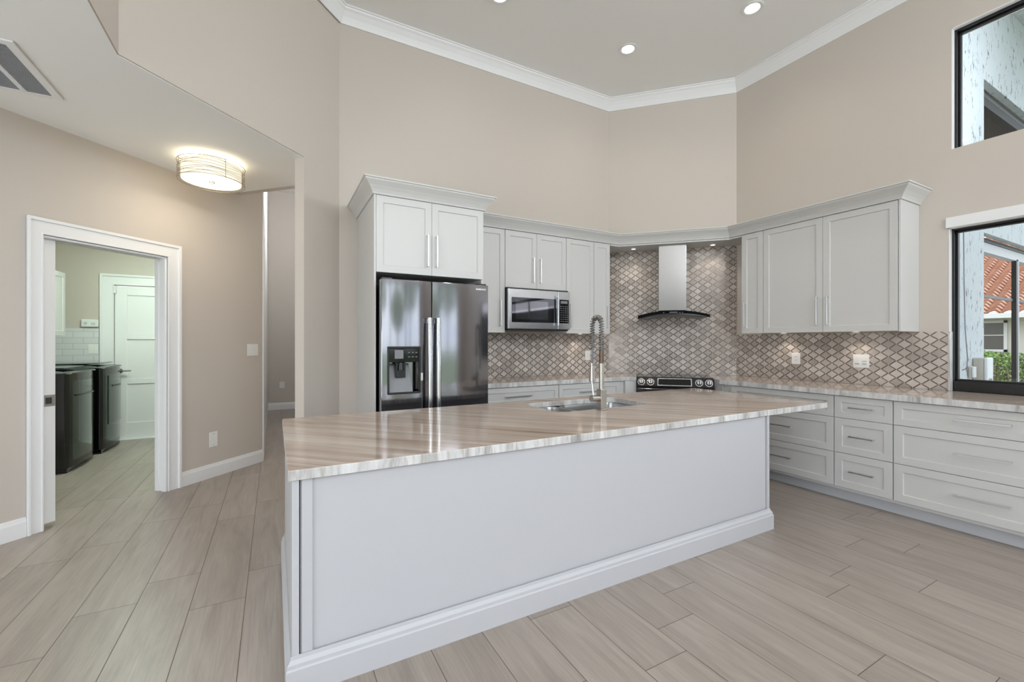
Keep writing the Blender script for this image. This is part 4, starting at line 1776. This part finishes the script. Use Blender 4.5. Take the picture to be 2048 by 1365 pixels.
# ------------------------------------------------------------------ hallway flush lamp
lx, ly = -0.482, 4.63
fl_ = thing('flush_ceiling_lamp', 'round lit drum lamp wrapped in silver wire on the low hallway ceiling', 'lamp', (lx, ly, ZL), 0)
bm = B()
lathe(bm, [(0, -0.001), (0.12, -0.001), (0.12, -0.03), (0, -0.03)], n=32)
obj('canopy', bm, NICKEL, fl_)
bm = B()
lathe(bm, [(0.218, -0.050), (0.222, -0.050), (0.222, -0.188), (0.218, -0.188), (0.218, -0.050)], n=64)
obj('lamp_shade', bm, SHADE, fl_)
bm = B()
lathe(bm, [(0, -0.188), (0.212, -0.188), (0.212, -0.183), (0, -0.183)], n=64)
df_ = obj('diffuser', bm, LENS, fl_)
bm = B()
lathe(bm, [(0, -0.189), (0.024, -0.189), (0.022, -0.197), (0.007, -0.202), (0.006, -0.212), (0, -0.214)], n=24)
obj('finial', bm, NICKEL, df_)
bm = B()
N = 96
for k in range(9):
    z0 = -0.055 - 0.0165 * k
    ph1, ph2 = random.random() * 6.28, random.random() * 6.28
    am = 0.010 + 0.006 * random.random()
    n1 = random.choice((1, 2, 3))
    pts = []
    for i in range(N):
        a = 2 * PI * i / N
        pts.append((0.246 * math.cos(a), 0.246 * math.sin(a), max(-0.194, min(-0.046, z0 + am * math.sin(n1 * a + ph1) + 0.006 * math.sin(3 * a + ph2)))))
    tube(bm, pts, 0.0016, 5, closed=True)
for z in (-0.045, -0.195):
    tube(bm, [(0.25 * math.cos(2 * PI * i / N), 0.25 * math.sin(2 * PI * i / N), z) for i in range(N)], 0.0026, 6, closed=True)
for i in range(4):
    a = 2 * PI * i / 4 + 0.5
    tube(bm, [(0.25 * math.cos(a), 0.25 * math.sin(a), -0.045), (0.25 * math.cos(a), 0.25 * math.sin(a), -0.195)], 0.0022, 6)
    tube(bm, [(0.25 * math.cos(a), 0.25 * math.sin(a), -0.06), (0.222 * math.cos(a), 0.222 * math.sin(a), -0.06)], 0.003, 6)
obj('wire_wrap', bm, WIRE, fl_)
lamp('AREA', 'flush_lamp_uplight', (lx, ly, ZL - 0.055), 3.2, (1.0, 0.86, 0.62), 0.40, target=(lx, ly, 4))
for dx, dy in ((0.30, 0), (-0.30, 0), (0, 0.30), (0, -0.30)):
    pass
lamp('AREA', 'flush_lamp_downlight', (lx, ly, ZL - 0.22), 6, (1.0, 0.87, 0.66), 0.42, target=(lx, ly, 0))
lamp('POINT', 'flush_lamp_side', (lx, ly, ZL - 0.30), 5, (1.0, 0.84, 0.6), 0.10)

# ------------------------------------------------------------------ return air vent
vt = thing('return_air_vent', 'white louvred return air grille in the low ceiling', 'vent', (-1.52, 3.605, ZL), 0)
vx, vy = 0.305, 0.318
bm = B()
prism(bm, rect(-vx, vx, -vy, vy), -0.012, -0.001, holes=[rect(-vx + 0.045, -0.155, -vy + 0.045, vy - 0.03), rect(-0.125, 0.115, -vy + 0.045, vy - 0.03)[:], rect(0.145, vx - 0.045, -vy + 0.045, vy - 0.03)])
obj('vent_frame', bm, TRIM, vt, 0.003)
bm = B()
n = 40
for i in range(n):
    y = -vy + 0.05 + (2 * vy - 0.085) * i / (n - 1)
    M_ = Matrix.Translation((0, y, -0.009)) @ Matrix.Rotation(math.radians(40), 4, 'X')
    box(bm, -vx + 0.045, vx - 0.045, -0.006, 0.006, -0.0006, 0.0006, M=M_)
obj('louvers', bm, VENTM, vt)
bm = B()
box(bm, -vx + 0.04, vx - 0.04, -vy + 0.04, vy - 0.025, -0.0022, -0.0012)
obj('duct_screen', bm, GREY, vt)

# ------------------------------------------------------------------ laundry room contents
def laundry_machine(label, y0, y1, xf, depth, h):
    """front facing +X; front panel bows out"""
    t = thing('washing_machine' if 'washer' in label else 'clothes_dryer', label, 'washer' if 'washer' in label else 'dryer', (xf, (y0 + y1) / 2, 0), 0)
    w = (y1 - y0) / 2
    N = 18
    bm = B()
    poly = [(-depth, -w), (-0.06, -w)] + [(-0.06 + 0.06 * math.sin(PI * i / N) ** 0.6 if 0 < i < N else -0.06, -w + 2 * w * i / N) for i in range(1, N)] + [(-0.06, w), (-depth, w)]
    prism(bm, poly, 0.05, h - 0.05)
    obj('body', bm, WASHBK, t, 0.006)
    bm = B()   # front panel, glossy bowed
    pl = [(0.004 - 0.058 * (1 - math.sin(PI * i / N) ** 0.6), -w * 0.93 + 2 * w * 0.93 * i / N) for i in range(N + 1)]
    pl2 = [(x - 0.015, y) for x, y in pl]
    prism(bm, pl + pl2[::-1], 0.12, h - 0.14)
    fp = obj('front_panel', bm, WASH, t, 0.003)
    bm = B()
    ppl = [(0.014 - 0.058 * (1 - math.sin(PI * (0.15 + 0.7 * i / N)) ** 0.6), -w * 0.65 + 2 * w * 0.65 * i / N) for i in range(N + 1)]
    pp2 = [(x - 0.014, y) for x, y in ppl]
    if 'dryer' in label:
        prism(bm, ppl + pp2[::-1], 0.34, h - 0.15)
        dd = obj('door', bm, WASH, t, 0.012)
        bm = B()
        prism(bm, [(x + 0.006, y) for x, y in ppl[3:-3]] + [(x + 0.001, y) for x, y in ppl[3:-3][::-1]], h - 0.30, h - 0.28)
        obj('door_grip', bm, WASHBK, dd)
    else:
        prism(bm, [(x + 0.004, y) for x, y in ppl] + pp2[::-1], h - 0.30, h - 0.285)
        obj('trim_line', bm, WASHBK, t)
    bm = B()   # domed top
    rows = []
    for i in range(11):
        k = i / 10
        x = -depth + 0.05 + (depth - 0.08) * k
        z = h - 0.055 + 0.055 * math.sin(PI * min(1, k * 0.55 + 0.38))
        rows.append([bm.verts.new((x, y, zz)) for y, zz in ((-w, h - 0.06), (-w * 0.86, z), (w * 0.86, z), (w, h - 0.06))])
    for A, Bq in zip(rows, rows[1:]):
        for k in range(3):
            f = bm.faces.new((A[k], A[k + 1], Bq[k + 1], Bq[k]))
            f.smooth = True
    bm.faces.new(rows[-1])
    bm.faces.new(rows[0])
    lid = obj('top', bm, WASH, t)
    bm = B()
    box(bm, -depth * 0.62, -0.10, -w * 0.72, w * 0.72, h - 0.006, h + 0.004)
    obj('lid', bm, WASH, t, 0.006)
    bm = B()
    box(bm, -depth, -depth + 0.09, -w, w, h - 0.06, h + 0.01)
    obj('control_panel', bm, WASHBK, t, 0.01)
    bm = B()
    box(bm, -depth + 0.03, -0.05, -w + 0.02, w - 0.02, 0.0, 0.048)
    obj('plinth', bm, WASHBK, t)
    return t


laundry_machine('dark graphite top-load washer nearer the laundry doorway', 6.22, 7.02, -1.86, 0.78, 1.10)
laundry_machine('dark graphite dryer with door, next to the far laundry door', 7.10, 7.86, -1.82, 0.82, 1.11)

lc = thing('laundry_cabinet', 'white wall cabinet above the washer in the laundry room', 'cabinet', (-2.7, 6.1, 0), PI / 2)
bm = B()
box(bm, 0, 1.53, -0.33, -0.002, 1.46, 2.26)
obj('body', bm, CAB, lc, 0.001)
for i in range(2):
    shaker('door', lc, 0.765 * i + 0.002, 0.765 * (i + 1) - 0.002, 1.46, 2.26, -0.351)
bm = B()
box(bm, 0.58 - 0.58, 0.578, -0.010, -0.0015, 1.0, 1.567)
tag(obj('tile_splash', bm, SUBWAY, None, 0, (-2.7, 8.0, 0)), 'white subway tile panel on the laundry end wall', 'tile panel')
bm = B()
box(bm, -0.09, 0.09, -0.03, 0, -0.052, 0.052)
tm = tag(obj('alarm_unit', bm, PLATE, None, 0.012, (-2.215, 8.0, 1.635)), 'white rounded alarm unit on the wall above the laundry tiles', 'alarm')
bm = B()
for x in (-0.035, 0.045):
    lathe(bm, [(0.018, 0), (0.020, 0.0), (0.020, 0.001), (0.018, 0.001), (0.018, 0)], n=20)
bm.free()
bm = B()
box(bm, 0.015, 0.06, -0.032, -0.0305, -0.02, 0.01)
cyl(bm, (-0.04, -0.03, 0), (-0.04, -0.0315, 0), 0.02)
obj('buttons', bm, VENTM, tm)
plate('light_switch', 'small white switch on the subway tiles beside the far laundry door', 'switch', (-2.180, 7.99, 1.285), 0, 0.105, 0.125, 'rocker')

# ------------------------------------------------------------------ outdoors
bm = B()
box(bm, -40, 60, -60, 60, -0.35, -0.14)
struct('ground', bm, GRASS)
bm = B()
box(bm, 5.23, 24, -3, 9, -0.139, -0.12)
struct('ground', bm, GRAVEL)


def stucco_mat():
    m = bpy.data.materials.new('cracked_knockdown_stucco')
    m.use_nodes = True
    n = m.node_tree.nodes
    L = m.node_tree.links
    b = n['Principled BSDF']
    b.inputs['Roughness'].default_value = 0.9
    t = n.new('ShaderNodeTexCoord')
    mp = n.new('ShaderNodeMapping')
    mp.inputs['Scale'].default_value = (16, 16, 5.5)
    L.new(t.outputs['Object'], mp.inputs['Vector'])
    a = n.new('ShaderNodeTexNoise')
    a.inputs['Scale'].default_value = 1.6
    a.inputs['Detail'].default_value = 9
    a.inputs['Roughness'].default_value = 0.72
    L.new(mp.outputs['Vector'], a.inputs['Vector'])
    c = n.new('ShaderNodeValToRGB')
    c.color_ramp.elements[0].position = 0.36
    c.color_ramp.elements[0].color = lin(80, 84, 88)
    c.color_ramp.elements[1].position = 0.43
    c.color_ramp.elements[1].color = lin(214, 220, 224)
    L.new(a.outputs['Fac'], c.inputs['Fac'])
    L.new(c.outputs['Color'], b.inputs['Base Color'])
    u = n.new('ShaderNodeBump')
    u.inputs['Strength'].default_value = 0.6
    u.inputs['Distance'].default_value = 0.02
    L.new(a.outputs['Fac'], u.inputs['Height'])
    L.new(u.outputs['Normal'], b.inputs['Normal'])
    return m


STM = stucco_mat()
MP = MZ((1, 0), (5.22, 1.5))
bm = B()
prism(bm, rect(0, 7.5, -0.12, 4.9), 0, 0.06, holes=[rect(0.852, 7.3, 0.25, 2.45), rect(0.852, 7.3, 3.0, 3.95)], M=MP)
struct('wall_porch', bm, STM, label='white rough stucco porch wall outside the window')
bm = B()
box(bm, 5.22, 12.7, 0.2, 2.4, 4.905, 5.05)
struct('ceiling_porch', bm, STM)
# wall seen behind the upper porch opening
bm = B()
box(bm, 5.22, 12.7, 2.3, 2.4, 3.1, 5.8)
box(bm, 5.22, 12.7, 1.565, 2.3, 3.06, 3.1)
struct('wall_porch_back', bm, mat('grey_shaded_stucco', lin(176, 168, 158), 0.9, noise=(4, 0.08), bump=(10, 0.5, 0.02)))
bm = B()
box(bm, 6.08, 12.5, 1.57, 1.63, 3.80, 3.895)
t = tag(obj('screen_beam', bm, BLKMETAL), 'dark frame bar across the porch opening, seen through the high window', 'beam')
bm = B()
box(bm, 6.08, 12.5, 1.575, 1.62, 3.896, 3.945)
obj('upper_strip', bm, GREY, t)
# screen frame in the lower porch opening
sf = thing('screen_frame', 'dark bronze screen enclosure frame outside the lower window', 'screen frame', (6.08, 1.60, 0.25), 0)
bm = B()
box(bm, 1.37, 1.435, -0.02, 0.02, 0, 2.075)
box(bm, 4.2, 4.3, -0.02, 0.05, 0, 2.08)
obj('post', bm, BLKMETAL, sf)
bm = B()
box(bm, 0, 6.4, 0.0, 0.02, 1.595, 1.625)
obj('rail', bm, BLKMETAL, sf)
bm = B()
box(bm, 0, 6.4, -0.03, 0.05, 2.16, 2.198)
obj('top_track', bm, BLKMETAL, sf)
bm = B()
box(bm, 0, 6.4, -0.02, 0.04, 2.06, 2.158)
obj('top_rail', bm, VENTM, sf)
bm = B()
box(bm, 1.436, 1.465, -0.02, 0.02, 0, 2.058)
obj('side_track', bm, VENTM, sf)
# electrical boxes on the stucco fin
eb = thing('meter_box', 'white utility box with shade-toned sides on the stucco outside the lower window', 'utility box', (5.765, 1.50, 0.93), 0)
bm = B()
box(bm, 0.0, 0.155, -0.075, -0.002, 0.02, 0.30)
obj('housing', bm, BOXM, eb, 0.008)
bm = B()
box(bm, -0.003, 0.160, -0.10, -0.0755, 0.012, 0.305)
bx = obj('cover', bm, BOXW, eb, 0.012)
bm = B()
box(bm, 0.03, 0.12, -0.102, -0.0995, 0.09, 0.11)
obj('label_marks', bm, GREY, bx)
eb2 = thing('outdoor_outlet', 'small white outdoor outlet box with shade-toned sides left of the utility box', 'outlet', (5.69, 1.50, 1.10), 0)
bm = B()
box(bm, -0.045, 0.03, -0.024, -0.002, -0.055, 0.055)
obj('housing', bm, BOXM, eb2, 0.006)
bm = B()
box(bm, -0.042, 0.033, -0.040, -0.0245, -0.05, 0.05)
obj('cover', bm, BOXW, eb2, 0.006)

# neighbour house: faces -X at X=22
nh = thing('neighbour_house', 'cream house with terracotta tiled roof beyond the hedge', 'house', (22, 5, 0), 0)
bm = B()
box(bm, 0, 6, -7, 9, -0.12, 2.19)
obj('wall', bm, HOUSE, nh)
bm = B()
box(bm, -0.80, -0.68, -7.2, 9.2, 2.18, 2.34)
box(bm, -0.70, 0.05, -7.2, 9.2, 2.18, 2.20)
obj('gutter', bm, EAVE, nh)
hw_ = B()
box(hw_, -0.03, 0.0, -0.05, 0.95, 1.12, 2.04)
wf = obj('window', hw_, HWIN, nh)
bm = B()
for (a, b_, c, d) in ((-0.13, -0.05, 1.04, 2.12), (0.95, 1.03, 1.04, 2.12), (-0.13, 1.03, 1.04, 1.12), (-0.13, 1.03, 2.04, 2.12), (-0.05, 0.95, 1.60, 1.63)):
    box(bm, -0.06, 0.0, a, b_, c, d)
obj('window_surround', bm, EAVE, wf)


def tile_roof_mat():
    m = bpy.data.materials.new('terracotta_roof_tile')
    m.use_nodes = True
    n = m.node_tree.nodes
    L = m.node_tree.links
    b = n['Principled BSDF']
    b.inputs['Roughness'].default_value = 0.85
    t = n.new('ShaderNodeTexCoord')
    a = n.new('ShaderNodeTexNoise')
    a.inputs['Scale'].default_value = 3.5
    a.inputs['Detail'].default_value = 4
    L.new(t.outputs['Object'], a.inputs['Vector'])
    c = n.new('ShaderNodeValToRGB')
    c.color_ramp.elements[0].position = 0.3
    c.color_ramp.elements[0].color = lin(190, 146, 124)
    c.color_ramp.elements[1].position = 0.7
    c.color_ramp.elements[1].color = lin(212, 176, 154)
    L.new(a.outputs['Fac'], c.inputs['Fac'])
    L.new(c.outputs['Color'], b.inputs['Base Color'])
    return m


bm = B()
rows_n, per = 40, 0.36
cols = [(-6.0 + 0.05 * i) for i in range(int(13 / 0.05) + 1)]
prev = None
for r in range(rows_n):
    for e_ in (0, 1):
        xx = -0.62 + 0.19 * (r + e_)
        zb = 2.30 + (xx + 0.62) * 0.52 + (0.075 if e_ == 0 else 0.0)
        row = [bm.verts.new((xx - (0.035 if e_ == 0 else -0.05), y, zb + 0.055 * math.sin(2 * PI * y / per) + 0.018 * math.sin(4 * PI * y / per + 0.7))) for y in cols]
        if prev:
            for i in range(len(cols) - 1):
                f = bm.faces.new((prev[i], prev[i + 1], row[i + 1], row[i]))
                f.smooth = True
        prev = row
obj('roof', bm, tile_roof_mat(), nh, recalc=True)


def bush(name, label, cat, box_, n_leaf, size, group=None, twigs=True):
    x0, x1, y0, y1, z0, z1 = box_
    t = thing(name, label, cat, ((x0 + x1) / 2, (y0 + y1) / 2, z0), 0, group)
    cx, cy = (x0 + x1) / 2, (y0 + y1) / 2
    bm = B()
    for i in range(n_leaf):
        x, y = random.uniform(x0, x1) - cx, random.uniform(y0, y1) - cy
        z = (z1 - z0) * (0.12 + 0.88 * random.random() ** 0.75) + 0.05 * math.sin(y * 3)
        u = Vector((random.uniform(-1, 1), random.uniform(-1, 1), random.uniform(-1, 1))).normalized()
        v = u.cross(Vector((random.uniform(-1, 1), random.uniform(-1, 1), random.uniform(-1, 1)))).normalized()
        s = size * random.uniform(0.6, 1.3)
        p = Vector((x, y, z))
        bm.faces.new([bm.verts.new(p + q_) for q_ in (-u * s, -v * s * 0.5, u * s, v * s * 0.5)])
    obj('foliage', bm, LEAF, t, recalc=False)
    if twigs:
        bm = B()
        for i in range(140):
            x, y = random.uniform(x0, x1) - cx, random.uniform(y0, y1) - cy
            cyl(bm, (x, y, 0), (x + random.uniform(-0.15, 0.15), y + random.uniform(-0.15, 0.15), (z1 - z0) * random.uniform(0.6, 0.9)), 0.018, 0.008, 5)
        obj('stems', bm, TWIG, t)
    return t


bush('garden_hedge', 'clipped green hedge in front of the cream house', 'hedge', (19.2, 20.2, 1.0, 8.5, -0.12, 1.08), 17000, 0.048)


def tree(label, x, y, h, r):
    t = thing('garden_tree', label, 'tree', (x, y, -0.14), 0, 'trees behind the camera')
    bm = B()
    tube(bm, [(0, 0, 0), (0.1, 0, h * 0.3), (0, 0.1, h * 0.6)], [0.22, 0.16, 0.1], 8)
    obj('trunk', bm, TWIG, t)
    bm = B()
    for i in range(1500):
        d = Vector((random.gauss(0, 1), random.gauss(0, 1), random.gauss(0, 1))).normalized() * r * random.random() ** 0.4
        p = Vector((d.x, d.y, h * 0.72 + d.z * 0.8))
        u = Vector((random.uniform(-1, 1), random.uniform(-1, 1), random.uniform(-1, 1))).normalized()
        v = u.cross(Vector((0.3, 0.5, 0.8))).normalized()
        s = 0.22
        bm.faces.new([bm.verts.new(p + q_) for q_ in (-u * s, -v * s * 0.5, u * s, v * s * 0.5)])
    obj('foliage', bm, LEAF, t, recalc=False)


for x, y, h, r in ((26, -14, 7, 2.6), (30, -20, 8, 3), (24, -22, 6, 2.4), (-6, -22, 6, 2.2), (0, -26, 7, 2.6), (5, -21, 5, 1.8), (10, -27, 8, 2.8), (16, -22, 6, 2.2)):
    tree('leafy garden tree behind the camera', x, y, h, r)
